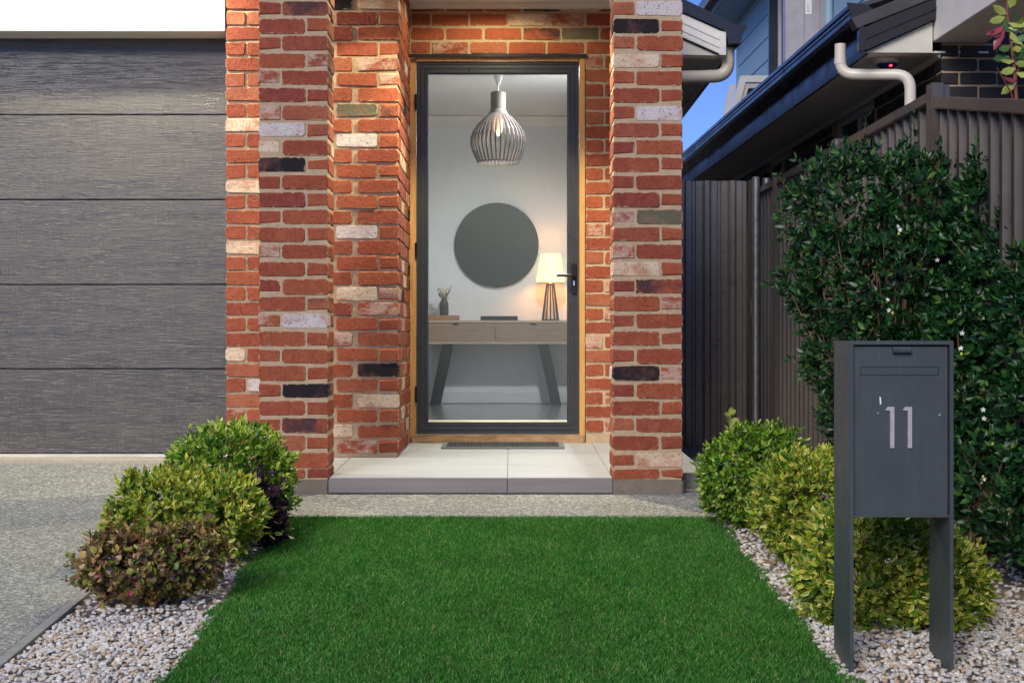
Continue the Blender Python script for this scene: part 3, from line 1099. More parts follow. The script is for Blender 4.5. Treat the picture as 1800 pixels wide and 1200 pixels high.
# entry door -----------------------------------------------------------
fr = MB()
z0d, z1d = H - 163 / 280.9, H + (600 - 108) / 280.9
dx0, dx1 = (731.5 - 900) / 280.9, (1018 - 900) / 280.9
fr.box(DXL - .04, dx0 - .003, Y2 + .03, Y2 + .17, .10, DZT - .002)
fr.box(dx1 + .003, DXR - .001, Y2 + .004, Y2 + .17, .10, DZT - .002)
fr.box(dx0 - .001, dx1 + .001, Y2 + .012, Y2 + .17, z1d + .003, DZT - .004)
tf = fr.build('door_frame', M['timber'], house, bevel=.003)
fr2 = MB().box(dx0 - .03, dx1 + .03, Y2 - .012, Y2 + .20, .108, z0d - .004)
ts = fr2.build('sill', M['timber_sill'], tf, bevel=.004)
MB().box(DXL - .02, DXR + .006, Y2 - .012, Y2 + .003, DZT - .014, DZT + .004).build('lintel_angle', M['gutter'], house)

yd = Y2 + .030
prof = [(0, yd + .03), (0, yd), (.012, yd), (.014, yd + .006), (.026, yd + .006), (.028, yd + .001), (.040, yd + .001),
        (.042, yd + .006), (.054, yd + .006), (.056, yd + .001), (.066, yd + .001), (.074, yd + .016), (.074, yd + .03)]
sdm = MB().rings(dx0, dx1, z0d, z1d, prof)
sdoor = sdm.build('security_door', M['door_metal'], house)
mbm = MB()
mbm.v += [(dx0 + .07, yd + .022, z0d + .07), (dx1 - .07, yd + .022, z0d + .07), (dx1 - .07, yd + .022, z1d - .07), (dx0 + .07, yd + .022, z1d - .07)]
mbm.f.append((0, 1, 2, 3))
mbm.build('mesh_screen', M['mesh'], sdoor, origin=(-.1, yd + .022, 1.3))
MB().prism([(yd + .008, z0d + .0745), (yd + .0215, z0d + .087), (yd + .0215, z0d + .0745)], dx0 + .0745, dx1 - .0745, 'x').build('bead', M['bead'], sdoor)
hx = (1009 - 900) / 280.9
hz = H + (600 - 484) / 280.9
hd = MB()
hd.box(hx - .016, hx + .016, yd - .012, yd - .001, H + (600 - 515) / 280.9, H + (600 - 463) / 280.9)
hd.tube(pipe_path([(hx, yd - .01, hz), (hx, yd - .055, hz), (hx - .11, yd - .055, hz)], .02), .010, 8)
hd.build('handle', M['black_metal'], sdoor, bevel=0)
MB().lathe([(.0, 0), (.009, 0), (.009, .0)], (0, 0, 0), 8)
MB().box(hx - .007, hx + .007, yd - .017, yd - .0125, hz - .065, hz - .032).build('lock_cylinder', M['chrome'], sdoor, bevel=.003)
for zz in (z0d + .25, z0d + 1.15, z1d - .25):
    MB().tube([(dx0 - .002, yd - .006, zz - .05), (dx0 - .002, yd - .006, zz + .05)], .007, 8).build('hinge', M['black_metal'], sdoor)

# the hall behind the door -----------------------------------------------------
YB = 13.62
FZ, CZ = 0.162, 2.90
hall = MB()
hall.box(-2.2, .74, YB, YB + .1, FZ - .1, CZ + .1)
hw = hall.build('hall_wall', M['plaster'], house)
MB().box(-2.3, -2.2, Y2 + .27, YB + .1, FZ - .1, CZ + .1).build('hall_wall', M['plaster'], house)
MB().box(.70, .74, Y2 + .35, YB - .001, FZ - .1, CZ + .001).build('hall_wall', M['plaster'], house)
mb = MB()
mb.box(-2.2, DXL - .045, Y2 + .27, Y2 + .34, FZ - .1, CZ + .1)
mb.box(DXR + .01, .74, Y2 + .27, Y2 + .34, FZ - .1, CZ + .1)
mb.box(DXL - .045, DXR + .01, Y2 + .27, Y2 + .34, DZT, CZ + .1)
mb.build('hall_wall', M['plaster'], house)
MB().box(-2.3, .74, Y2 + .27, YB + .1, CZ + .002, CZ + .08).build('hall_ceiling', M['ceil'], house)
mb = MB()
mb.prism([(YB - .001, CZ - .09), (YB - .012, CZ - .09), (YB - .03, CZ - .07), (YB - .07, CZ - .03), (YB - .09, CZ - .012), (YB - .09, CZ - .001), (YB - .001, CZ - .001)], -2.2, .70, 'x')
mb.build('hall_cornice', M['white_paint'], house)
MB().box(-2.2, .70, YB - .016, YB - .001, FZ + .002, H - (688 - 600) / F * YB).build('skirting', M['skirting'], house, bevel=.004)
hf = MB().box(-2.2, .70, Y2 + .2, YB, FZ - .08, FZ - .006).build('hall_floor', M['grout'], house)
tx = [-2.2, -1.46, -.86, -.26, .34, .70]
for i in range(len(tx) - 1):
    for j in range(8):
        ya = Y2 + .21 + j * .6
        yb = min(ya + .6, YB - .02)
        if yb - ya < .05: continue
        MB().box(tx[i] + .0015, tx[i + 1] - .0015, ya + .0015, yb - .0015, FZ - .01, FZ).build('tile', M['hall_tile'], hf, origin=((tx[i] + tx[i + 1]) / 2, (ya + yb) / 2, FZ))

# eave on the right side of the house
side = MB().box(HX1 - .25, HX1, Y2 + .27, 20.0, 0.0, 3.0)  # unseen wall, given pale render to bounce light into the neighbour's eave
side.build('wall', M['render'], house)['label'] = 'side wall along the narrow path'
YE = 10.0


def xz(px, py, Y=YE):
    p = P(px, py, Y); return (p.x, p.z)


# gable end box, barge, gutter and soffit, all running back from YE
mb = MB().prism([xz(1150, 95), xz(1262, 98), xz(1190, 66), xz(1150, 48)], YE, YE + .03)
mb.build('eave_end', M['offwhite'], house)
mb = MB().prism([xz(1150, 5), xz(1150, 45), xz(1268, 98), xz(1274, 98), xz(1274, 60)], YE - .035, YE - .002)
mb.build('bargeboard', M['white_paint'], house)
mb = MB()
for k, (a, b) in enumerate(((12, 16), (27, 30))):
    mb.prism([xz(1150, 5 + a), xz(1150, 5 + b), xz(1262, 56 + b), xz(1262, 56 + a)], YE - .042, YE - .037)
mb.box(xz(1263, 0)[0], xz(1274.5, 0)[0], YE - .044, YE - .036, xz(0, 99)[1], xz(0, 58)[1])
mb.build('barge_trim', M['white_paint'], house)
mb = MB().prism([xz(1150, -22), xz(1150, 3), xz(1274, 58), xz(1278, 80), xz(1300, 80), xz(1302, 66), xz(1310, 52), xz(1311, 47), xz(1294, 48)], YE - .06, YE + .02)
mb.build('roof_capping', M['gutter'], house)
# quad gutter running back
mb = MB().prism([xz(1277, 58), xz(1277, 82), xz(1297, 82), xz(1302, 66), xz(1310, 52), xz(1311, 47), xz(1308, 47), xz(1299, 60)], YE + .021, 17.0)
mb.build('gutter', M['gutter'], house)
mb = MB().box(xz(1272, 0)[0] - .02, xz(1276, 0)[0], YE + .03, 20.0, xz(0, 99)[1], xz(0, 58)[1])
mb.build('fascia', M['offwhite'], house)
MB().box(HX1, xz(1272, 0)[0] - .022, YE + .03, 20.0, xz(0, 98)[1], xz(0, 95)[1]).build('eave_soffit', M['offwhite'], house)
mb = MB()
mb.quadbox([(HX1, YE + .04, xz(0, 90)[1]), (xz(1300, 0)[0], YE + .04, xz(0, 60)[1]), (xz(1300, 0)[0], 20, xz(0, 60)[1]), (HX1, 20, xz(0, 90)[1]),
            (HX1 - 1.5, YE + .04, 3.35), (xz(1300, 0)[0], YE + .04, xz(0, 52)[1]), (xz(1300, 0)[0], 20, xz(0, 52)[1]), (HX1 - 1.5, 20, 3.35)])
mb.build('roof', M['roof'], house)
pp = [P(1280, 78, YE + .07), P(1280, 134, YE + .07), P(1195, 136, YE + .07), P(1150, 137, YE + .07)]
MB().tube(pipe_path(pp, .10, 7), .045, 14).build('downpipe', M['cream_pvc'], house, smooth=True)


# downlights in the porch ceiling and garage eave
def spot(name, loc, energy, cone, blend, col, label, r=.045, aim=None):
    root = thing(name, label, 'ceiling light', loc)
    MB().lathe([(r + .018, -.004), (r + .018, .0), (r, .0), (r, -.002)], loc, 24, cap0=False, cap1=False).build('trim_ring', M['white_paint'], root)
    MB().lathe([(.0005, .001), (r, .001)], loc, 24, False, False).build('lens', M['down'], root)
    ld = bpy.data.lights.new(name, 'SPOT')
    ld.energy = energy; ld.spot_size = R(cone); ld.spot_blend = blend; ld.color = col; ld.shadow_soft_size = .03
    lo = bpy.data.objects.new(name + '_light', ld)
    COL.objects.link(lo)
    lo.parent = root
    lo.location = (0, 0, -.02)
    if aim is not None:
        lo.rotation_euler = (-(Vector(aim) - Vector(loc))).to_track_quat('Z', 'Y').to_euler()
    return root


WARM = (1.0, 0.88, 0.53)
spot('downlight', (-0.74, 7.50, ZT - .004), 24, 106, .10, WARM, 'recessed porch downlight close behind the left brick pillar')
spot('downlight', (0.02, 7.72, ZT - .004), 135, 114, .35, WARM, 'recessed downlight in the middle of the porch ceiling')
spot('downlight', (-0.10, 8.45, ZT - .004), 11, 168, .25, WARM, 'recessed downlight right above the entry door mat')
spot('downlight', (-2.12, 7.72, 2.956), 92, 165, .2, (1.0, 0.95, 0.74), 'recessed eave downlight in front of the garage door')

# ---------------------------------------------------------------- hall furniture
ct = thing('console_table', 'oak console table with two drawers and slanted black legs in the hall', 'table', ((871 - 900) / F * 13.4, 13.4, FZ))
YT0, YT1 = 13.22, 13.58
u = YT0 / F
cx = (871 - 900) * u


def tz(py): return H - (py - 600) * u


MB().box(cx - .72, cx + .72, YT0, YT1, tz(567), tz(563)).build('tabletop', M['oak_light'], ct, bevel=.002)
MB().box(cx - .72, cx + .72, YT0 + .004, YT1, tz(604.5), tz(601)).build('bottom_rail', M['oak_light'], ct, bevel=.002)
MB().box(cx - .715, cx + .715, YT0 + .03, YT1, tz(601) + .001, tz(567) - .001).build('carcass', M['oak'], ct)
for s in (-1, 1):
    a, b = (cx - .715, cx - .003) if s < 0 else (cx + .003, cx + .715)
    dr = MB().box(a, b, YT0 + .006, YT0 + .028, tz(601) + .002, tz(567) - .002).build('drawer', M['oak'], ct, origin=((a + b) / 2, YT0, tz(584)), bevel=.002)
    m = (a + b) / 2 + (-.01)
    MB().box(m - .028, m + .028, YT0 - .004, YT0 + .005, tz(571), tz(568)).build('handle', M['black_metal'], dr)
    xt0, xt1 = (cx + s * (947 - 871) * u, cx + s * (965 - 871) * u)
    xb0, xb1 = (cx + s * (970 - 871) * u, cx + s * (987 - 871) * u)
    lg = MB()
    for (ya, yb) in ((YT0 + .03, YT0 + .07), (YT1 - .07, YT1 - .03)):
        lg.prism([(xt0, tz(605)), (xt1, tz(605)), (xb1, FZ + .001), (xb0, FZ + .001)], ya, yb)
    lg.box(min(xb0, xb1), max(xb0, xb1), YT0 + .071, YT1 - .071, FZ + .001, FZ + .02)
    lg.build('leg', M['black_wood'], ct)

mr = MB()
mc = P(873, 430.5, YB - .03)
rr_ = 74 / F * (YB - .03)
N = 64
for (r_, y_) in ((rr_, YB - .004), (rr_, YB - .034), (rr_ - .006, YB - .04)):
    for k in range(N):
        a = 2 * math.pi * k / N
        mr.v.append((mc.x + r_ * math.cos(a), y_, mc.z + r_ * math.sin(a)))
for i in range(2):
    for k in range(N):
        mr.f.append((i * N + k, i * N + (k + 1) % N, (i + 1) * N + (k + 1) % N, (i + 1) * N + k))
mr.f.append(tuple(range(2 * N, 3 * N)))
rm = mr.build('round_mirror', M['mirror'], origin=mc)
tag(rm, 'large round mirror with painted dark reflection hung on the hall wall above the table', 'mirror')

# table lamp
YLm = 13.40
lc = P(967.5, 563, YLm); lc.z = tz(563) + .001
tl = thing('table_lamp', 'small table lamp with glowing cream shade and black slatted base', 'lamp', lc)


def lz(py): return lc.z + (562 - py) / F * YLm


ul = YLm / F
MB().lathe([(25.5 * ul, lz(493) - lc.z), (17.5 * ul, lz(445) - lc.z)], lc, 32, False, False).build('lamp_shade', M['shade_lit'], tl, smooth=True)
bs = MB()
for k in range(12):
    a = 2 * math.pi * k / 12
    d = Vector((math.cos(a), math.sin(a), 0))
    bs.tube([lc + d * 14.5 * ul, lc + d * 6.5 * ul + Vector((0, 0, 64 * ul))], .006, 5)
bs.lathe([(15.5 * ul, 0), (15.5 * ul, .012)], lc, 24)
bs.lathe([(7.5 * ul, 62 * ul), (7.5 * ul, 65 * ul)], lc, 24)
bs.build('slatted_base', M['black_wood'], tl)
MB().lathe([(.012, 65 * ul), (.012, 72 * ul), (.02, 76 * ul), (.03, 84 * ul), (.02, 92 * ul), (.004, 95 * ul)], lc, 16).build('bulb', M['bulb'], tl, smooth=True)
ld = bpy.data.lights.new('table_lamp', 'POINT'); ld.energy = 4.2; ld.color = (1.0, .60, .26); ld.shadow_soft_size = .03
lo = bpy.data.objects.new('table_lamp_light', ld); COL.objects.link(lo); lo.parent = tl; lo.location = (0, -.045, 84 * ul)

# vase, flowers, boxes
bx = MB().box(P(748, 0, 13.4).x, P(807, 0, 13.4).x, 13.30, 13.50, tz(563) + .001, tz(563) + .049).build('box', M['box_tan'], origin=P(778, 560, 13.4), bevel=.003)
tag(bx, 'flat tan wooden box on the hall table under the black vase', 'box')
bk = MB().box(P(845, 0, 13.4).x, P(910, 0, 13.4).x, 13.30, 13.52, tz(563) + .001, tz(563) + .042).build('box', M['black_wood'], origin=P(878, 560, 13.4), bevel=.003)
tag(bk, 'flat black box in the middle of the hall table', 'box')
vc = P(780.5, 552, 13.40); vc.z = tz(563) + .0505
vz = MB().lathe([(.041, 0), (.043, .01), (.043, .10), (.036, .128), (.024, .15), (.022, .158), (.018, .158), (.018, .10)], vc, 24).build('vase', M['vase_black'], smooth=True, origin=vc)
tag(vz, 'small black bottle vase standing on the tan box', 'vase')
fl = thing('flowers', 'cream dried flowers with dark sprigs in the black vase', 'flowers', vc + Vector((0, 0, .15)))
fm = MB(); IVl, ITl = ico(1)
sm = MB(); km = MB()
r5 = random.Random(3)
for k in range(26):
    d = Vector((r5.uniform(-1, 1), r5.uniform(-1, 1), r5.uniform(0.2, 1.6)))
    top = vc + Vector((d.x * .05, d.y * .04, .15 + d.z * .07))
    sm.tube([vc + Vector((0, 0, .12)), top], .0015, 4)
    b0 = len(fm.v); rad = r5.uniform(.010, .020)
    for q in IVl: fm.v.append((top.x + q[0] * rad * r5.uniform(.7, 1.2), top.y + q[1] * rad, top.z + q[2] * rad * r5.uniform(.7, 1.2)))
    for t in ITl: fm.f.append(tuple(int(b0 + i) for i in t))
for (dx, dz) in ((-.06, .24), (-.05, .19), (.05, .23), (.065, .26), (-.03, .22)):
    top = vc + Vector((dx, 0, dz))
    sm.tube([vc + Vector((0, 0, .12)), top], .002, 4)
    for q in range(4):
        p = vc + Vector((dx * (.6 + q * .13), 0, .15 + (dz - .15) * (.4 + q * .2)))
        km.tube([p, p + Vector((.012 * (1 if q % 2 else -1), 0, .02))], [.004, .001], 4)
fm.build('blossom', M['petal_cream'], fl)
sm.build('stem', M['twig'], fl)
km.build('sprig', M['black_wood'], fl)

# pendant lamp
YPn = 11.3
pc = P(876, 243, YPn)
up_ = YPn / F
pl = thing('pendant_lamp', 'bottle shaped pendant lamp of thin grey slats hanging in the hall', 'lamp', (pc.x, pc.y, P(0, 286, YPn).z))


def pz(py): return H - (py - 600) * up_


MB().lathe([(13.5 * up_, pz(196)), (13.5 * up_, pz(163)), (11 * up_, pz(162)), (11 * up_, pz(196))], (pc.x, pc.y, 0), 28, False, False).build('neck', M['slat_wood'], pl, smooth=True)
prof = [(13, 192), (17, 200), (27, 209), (37, 219), (45, 231), (49, 243), (49.5, 252), (47, 264), (42.5, 275), (37, 286)]
slat_me = None
for k in range(36):
    if slat_me is None:
        m = MB()
        for (r_, py) in prof:
            for (dr, dt) in ((0, -.0062), (0, .0062), (-.006, .0062), (-.006, -.0062)):
                m.v.append((r_ * up_ + dr, dt, pz(py) - P(0, 286, YPn).z))
        for i in range(len(prof) - 1):
            for q in range(4):
                m.f.append((i * 4 + q, i * 4 + (q + 1) % 4, i * 4 + 4 + (q + 1) % 4, i * 4 + 4 + q))
        so1 = m.build('slat', M['slat_wood'], pl, local=True)
        slat_me = so1.data
    else:
        so1 = bpy.data.objects.new('slat', slat_me); COL.objects.link(so1); so1.parent = pl
    so1.rotation_euler = (0, 0, 2 * math.pi * (k + .5) / 36)
MB().lathe([(37.3 * up_, pz(287)), (37.3 * up_, pz(284.5)), (35.5 * up_, pz(284.5)), (35.5 * up_, pz(287))], (pc.x, pc.y, 0), 36, False, False).build('bottom_ring', M['slat_wood'], pl)
MB().tube([(pc.x, pc.y, pz(163)), (pc.x, pc.y, CZ - .03)], .004, 6).build('cord', M['white_paint'], pl)
MB().lathe([(.012, pz(150)), (.05, CZ - .012), (.055, CZ - .002)], (pc.x, pc.y, 0), 24, True, False).build('ceiling_rose', M['white_paint'], pl, smooth=True)
MB().lathe([(.015, pz(192)), (.018, pz(200)), (.035, pz(214)), (.038, pz(224)), (.025, pz(234)), (.004, pz(239))], (pc.x, pc.y, 0), 18).build('bulb', M['bulb'], pl, smooth=True)
ld = bpy.data.lights.new('pendant', 'POINT'); ld.energy = 6; ld.color = (1.0, .85, .66); ld.shadow_soft_size = .04
lo = bpy.data.objects.new('pendant_light', ld); COL.objects.link(lo); lo.parent = pl; lo.location = (0, 0, pz(250) - P(0, 286, YPn).z)

hl = thing('hall_downlight', 'recessed ceiling downlight of the hall just inside the door', 'ceiling light', (.30, 11.15, CZ - .003))
MB().lathe([(.062, -.004), (.062, .0), (.045, .0), (.045, -.002)], (.30, 11.15, CZ - .003), 24, cap0=False, cap1=False).build('trim_ring', M['white_paint'], hl)
MB().lathe([(.0005, .001), (.045, .001)], (.30, 11.15, CZ - .003), 24, False, False).build('lens', M['down'], hl)
ld = bpy.data.lights.new('hall_downlight', 'SPOT'); ld.energy = 150; ld.color = (.92, .97, 1.0); ld.spot_size = R(166); ld.spot_blend = .5; ld.shadow_soft_size = .05
lo = bpy.data.objects.new('hall_downlight_light', ld); COL.objects.link(lo); lo.parent = hl; lo.location = (0, 0, -.02)

# doormat
dm = thing('doormat', 'black doormat in a grey frame before the entry door', 'doormat', (-.05, 8.68, sz(8.68)))
mx0, mx1, my0, my1 = -.425, .315, 8.50, 8.86


def matbox(m, x0, x1, y0, y1, t0, t1):
    m.quadbox([(x0, y0, sz(y0) + t0), (x1, y0, sz(y0) + t0), (x1, y1, sz(y1) + t0), (x0, y1, sz(y1) + t0),
               (x0, y0, sz(y0) + t1), (x1, y0, sz(y0) + t1), (x1, y1, sz(y1) + t1), (x0, y1, sz(y1) + t1)])


m = MB()
matbox(m, mx0, mx1, my0, my0 + .03, .001, .012); matbox(m, mx0, mx1, my1 - .03, my1, .001, .012)
matbox(m, mx0, mx0 + .03, my0 + .031, my1 - .031, .001, .012); matbox(m, mx1 - .03, mx1, my0 + .031, my1 - .031, .001, .012)
m.build('mat_frame', M['mat_edge'], dm)
m = MB()
matbox(m, mx0 + .031, mx1 - .031, my0 + .031, my1 - .031, .001, .006)
for k in range(26):
    x = mx0 + .036 + k * .0258
    matbox(m, x, x + .015, my0 + .034, my1 - .034, .0065, .013)
m.build('mat_insert', M['mat_black'], dm)

# ---------------------------------------------------------------- letterbox
YL = 4.12
sc = YL / F
lx0, lx1 = (1494 - 900) * sc, (1676.5 - 900) * sc
lzt = H + 1.5 * sc
lb = thing('letterbox', 'slate grey metal letterbox numbered 11 on two flat legs', 'letterbox', ((lx0 + lx1) / 2, YL + .1, gz(4.2)))
th = .011
D = .205
for (a, b) in ((lx0, lx0 + th), (lx1 - th, lx1)):
    MB().box(a, b, YL, YL + D, gz(YL) - .05, lzt).build('side_plate', M['letter'], lb, bevel=.0015)
MB().box(lx0 + th, lx1 - th, YL, YL + D, lzt - .012, lzt - .0005).build('top_plate', M['letter'], lb, bevel=.0012)


def lpz(py): return H - (py - 600) * sc


def lpx(px): return (px - 900) * sc


zb_ = lpz(909)
MB().box(lx0 + th, lx1 - th, YL + D - .008, YL + D, zb_, lzt - .0125).build('back_plate', M['letter'], lb)
MB().box(lx0 + th, lx1 - th, YL + .006, YL + D - .009, zb_, zb_ + .006).build('bottom_plate', M['letter'], lb)
# door with a recessed slot outline
yf = YL + .012
sx0, sx1, szt, szb = lpx(1514), lpx(1652.5), lpz(645), lpz(660)
dl, dr_, dtp, dbt = lx0 + th + .0012, lx1 - th - .0035, lpz(608.5), zb_ + .001
dmb = MB()
dmb.box(dl, dr_, yf, yf + .004, szt, dtp)
dmb.box(dl, dr_, yf, yf + .004, dbt, szb)
dmb.box(dl, sx0, yf, yf + .004, szb, szt)
dmb.box(sx1, dr_, yf, yf + .004, szb, szt)
door = dmb.build('door', M['letter'], lb, recalc=True)
MB().box(sx0 + .0016, sx1 - .0016, yf + .0015, yf + .005, szb + .0016, szt - .0016).build('slot_flap', M['letter'], door)
tb = MB().prism([(yf - .018, lpz(614)), (yf - .016, lpz(619.5)), (yf - .0005, lpz(619.5)), (yf - .0005, lpz(609.8)), (yf - .014, lpz(609.8))], lpx(1569.5), lpx(1601), 'x')
tb.build('pull_tab', M['letter'], door, bevel=.001)
for ox in (0, 31.0):
    poly = [(1557.2, 721), (1562, 715), (1573.6, 715), (1573.6, 787.5), (1566.2, 787.5), (1566.2, 721.7)]
    MB().prism([(lpx(a + ox), lpz(b)) for a, b in poly], yf - .0045, yf - .0003).build('numeral', M['steel_number'], door)
mk = MB().prism([(lpx(1547.8), lpz(697)), (lpx(1550), lpz(698)), (lpx(1551), lpz(710)), (lpx(1548.5), lpz(711.5))], yf - .0008, yf - .0002)
mk.prism([(lpx(1544.8), lpz(725)), (lpx(1546), lpz(725)), (lpx(1546), lpz(727)), (lpx(1544.8), lpz(727))], yf - .0008, yf - .0002)
mk.prism([(lpx(1652.8), lpz(728)), (lpx(1654.6), lpz(728)), (lpx(1654.6), lpz(730)), (lpx(1652.8), lpz(730))], yf - .0008, yf - .0002)
mk.build('paint_mark', M['mark'], door)
MB().tube([(lx1 + .001, YL + .05, lpz(617)), (lx1 + .012, YL + .05, lpz(617))], .010, 12).build('lock', M['letter'], lb)

# ---------------------------------------------------------------- plants
LEAF_T = np.array([[0, 2, 1], [0, 3, 2], [1, 2, 5], [1, 5, 4], [2, 3, 6], [2, 6, 5], [4, 5, 7], [5, 6, 7]], np.int32)
LEAF_U = np.array([1, 1, 0, 1, 1, 0, 1, 1], np.float32)
LEAF_VV = np.array([0, .3, .3, .3, .68, .68, .68, 1], np.float32)


def leaves_mesh(name, base, d, s, L, W, mat, fold=.25, curl=.25, rounded=0.0):
    """base,d,s: (n,3); L,W: (n,)"""
    n = len(base)
    nrm = np.cross(d, s)
    t = np.array([0, .30, .30, .30, .68, .68, .68, 1.0])
    uo = np.array([0, -.46, 0, .46, -.40 - .1 * rounded, 0, .40 + .1 * rounded, 0])
    lift = np.array([0, 1, 0, 1, 1, 0, 1, 0]) * fold
    V = (base[:, None, :] + d[:, None, :] * (t[None, :, None] * L[:, None, None])
         + s[:, None, :] * (uo[None, :, None] * W[:, None, None])
         + nrm[:, None, :] * (lift[None, :, None] * W[:, None, None] * .5)
         - nrm[:, None, :] * ((t ** 2)[None, :, None] * L[:, None, None] * curl))
    T = (np.arange(n, dtype=np.int32)[:, None, None] * 8 + LEAF_T[None]).reshape(-1, 3)
    uv = np.stack([np.tile(LEAF_U, n), np.tile(LEAF_VV, n)], 1)
    return raw_mesh(name, V.reshape(-1, 3), T, mat, uv, smooth=True)


def unit(a): return a / np.maximum(np.linalg.norm(a, axis=1), 1e-9)[:, None]


def sprigs(p, ax, per, L, W, tilt=(25, 75), spread=.02, r=npr):
    """leaf whorls at p along axes ax"""
    n = len(p)
    ref = unit(r.normal(size=(n, 3)))
    a = unit(np.cross(ax, ref)); b = np.cross(ax, a)
    out = []
    for k in range(per):
        ang = 2.4 * k + r.normal(0, .25, n)
        tl_ = np.radians(r.uniform(tilt[0], tilt[1], n))
        rad = a * np.cos(ang)[:, None] + b * np.sin(ang)[:, None]
        d = unit(ax * np.cos(tl_)[:, None] + rad * np.sin(tl_)[:, None])
        s = unit(np.cross(d, ax) + r.normal(0, .25, (n, 3)))
        s = unit(s - d * (s * d).sum(1)[:, None])
        bs_ = p - ax * (spread * k / max(1, per))[..., None] if False else p - ax * (spread * k / max(1, per))
        l = L * r.uniform(.5, 1.3, n)
        out.append((bs_, d, s, l, l * (W / L) * r.uniform(.8, 1.15, n)))
    return [np.concatenate([o[i] for o in out]) for i in range(5)]


def blob_points(blobs, n, depth=(.70, 1.0), rough=.10, fz=5.0, r=npr, zmin=None, jag=0.0):
    pts, nrm = [], []
    vol = np.array([b[3] * b[4] + b[4] * b[5] + b[3] * b[5] for b in blobs]); vol = vol / vol.sum()
    for bi, b in enumerate(blobs):
        m = int(n * vol[bi])
        c = np.array(b[:3]); rad = np.array(b[3:6])
        d = unit(r.normal(size=(m, 3)))
        for q in range(m):
            e = Vector(d[q])
            k = 1 + rough * mnoise.noise(Vector((e.x * rad[0], e.y * rad[1], e.z * rad[2])) * fz * 2.2 + Vector(c) * 3) * 1.6 + rough * .7 * mnoise.noise(e * 7 + Vector(c) * 5)
            t = depth[0] + (depth[1] - depth[0]) * (r.random() ** .55)
            if jag and r.random() < jag: t += r.uniform(.02, .14)
            p = c + d[q] * rad * k * t
            if zmin is not None and p[2] < zmin: continue
            ok = True
            for bj, o in enumerate(blobs):
                if bj == bi: continue
                qq = (p - np.array(o[:3])) / np.array(o[3:6])
                if (qq * qq).sum() < .5: ok = False; break
            if ok:
                pts.append(p); nrm.append(d[q] / rad)
    return np.array(pts), unit(np.array(nrm))


def shrub(name, label, cat, blobs, n, per, L, W, mat, base, group=None, rough=.10, tilt=(25, 75), up=.35, jag=.08, stems=12, depth=(.66, 1.0), fold=.25, curl=.25, rounded=0, zmin=None, stem_r=.006, stem_mat='twig', fz=5.0, spread=.02, shoots=40, shoot_len=.05):
    root = thing(name, label, cat, base, group=group)
    p, nr = blob_points(blobs, n, depth, rough, fz, zmin=zmin, jag=jag)
    ax = unit(nr + npr.normal(0, .42, nr.shape) + np.array([0, 0, up]))
    shoot_paths = []
    if shoots:
        rs = random.Random(n + per)
        ep, ea = [], []
        for k in range(shoots):
            q = rs.randrange(len(p))
            dq = (Vector(nr[q]) * .8 + Vector((rs.uniform(-.5, .5), rs.uniform(-.5, .5), rs.uniform(.2, 1.2)))).normalized()
            ln = shoot_len * rs.uniform(.5, 1.3)
            a0 = Vector(p[q]); bend = Vector((rs.uniform(-.3, .3), rs.uniform(-.3, .3), rs.uniform(-.1, .4)))
            path = [a0 + dq * ln * t + bend * ln * t * t for t in (0, .33, .66, 1)]
            shoot_paths.append(path)
            m_ = max(3, int(ln / .022))
            for i in range(m_):
                t = (i + 1) / m_
                ep.append(tuple(a0 + dq * ln * t + bend * ln * t * t)); ea.append(tuple((dq + bend * 2 * t).normalized()))
        p_all = np.concatenate([p, np.array(ep)]); ax = np.concatenate([ax, np.array(ea)])
    else:
        p_all = p
    if shoots:
        k1 = len(p)
        s1 = sprigs(p, ax[:k1], per, L, W, tilt, spread); s2 = sprigs(p_all[k1:], ax[k1:], 3, L * .85, W * .85, tilt, spread)
        b, d, s, l, w_ = [np.concatenate([u1, u2]) for u1, u2 in zip(s1, s2)]
    else:
        b, d, s, l, w_ = sprigs(p, ax, per, L, W, tilt, spread)
    o = leaves_mesh('foliage', b - np.array(base), d, s, l, w_, mat, fold, curl, rounded)
    o.parent = root
    o['kind'] = 'stuff'
    mb = MB()
    rr = random.Random(len(p))
    for k in range(stems):
        q = p[rr.randrange(len(p))]
        tgt = Vector(q)
        bb = Vector(base) + Vector((rr.uniform(-.04, .04), rr.uniform(-.04, .04), -.02))
        mid = bb.lerp(tgt, .5) + Vector((rr.uniform(-.05, .05), rr.uniform(-.05, .05), rr.uniform(.0, .05)))
        path = []
        for i in range(7):
            t = i / 6
            path.append(bb * (1 - t) ** 2 + mid * 2 * t * (1 - t) + tgt * t * t)
        mb.tube(path, [stem_r * (1 - .75 * i / 6) for i in range(7)], 5)
    for path in shoot_paths: mb.tube(path, [.0022, .0018, .0014, .0008], 4)
    mb.build('stems', M[stem_mat], root)['kind'] = 'stuff'
    return root, p, nr


def flower_bits(parent, pts, mat, name, r=.008, petals=5, rr=random.Random(8)):
    mb = MB()
    for c in pts:
        c = Vector(c)
        ax = Vector((rr.uniform(-.6, .6), -1, rr.uniform(-.2, .8))).normalized()
        a = ax.orthogonal().normalized(); b = ax.cross(a)
        for k in range(petals):
            an = 2 * math.pi * k / petals + rr.random() * .3
            d = (a * math.cos(an) + b * math.sin(an))
            s_ = ax.cross(d)
            b0 = len(mb.v)
            mb.v += [tuple(c), tuple(c + d * r * .6 + s_ * r * .34 + ax * r * .25), tuple(c + d * r * 1.25 + ax * r * .2), tuple(c + d * r * .6 - s_ * r * .34 + ax * r * .25)]
            mb.f.append((b0, b0 + 1, b0 + 2, b0 + 3))
    return mb.build(name, mat, parent, recalc=False)


BED_L = 'shrubs in the left pebble bed'
BED_R = 'clipped variegated shrubs along the right edge of the lawn'
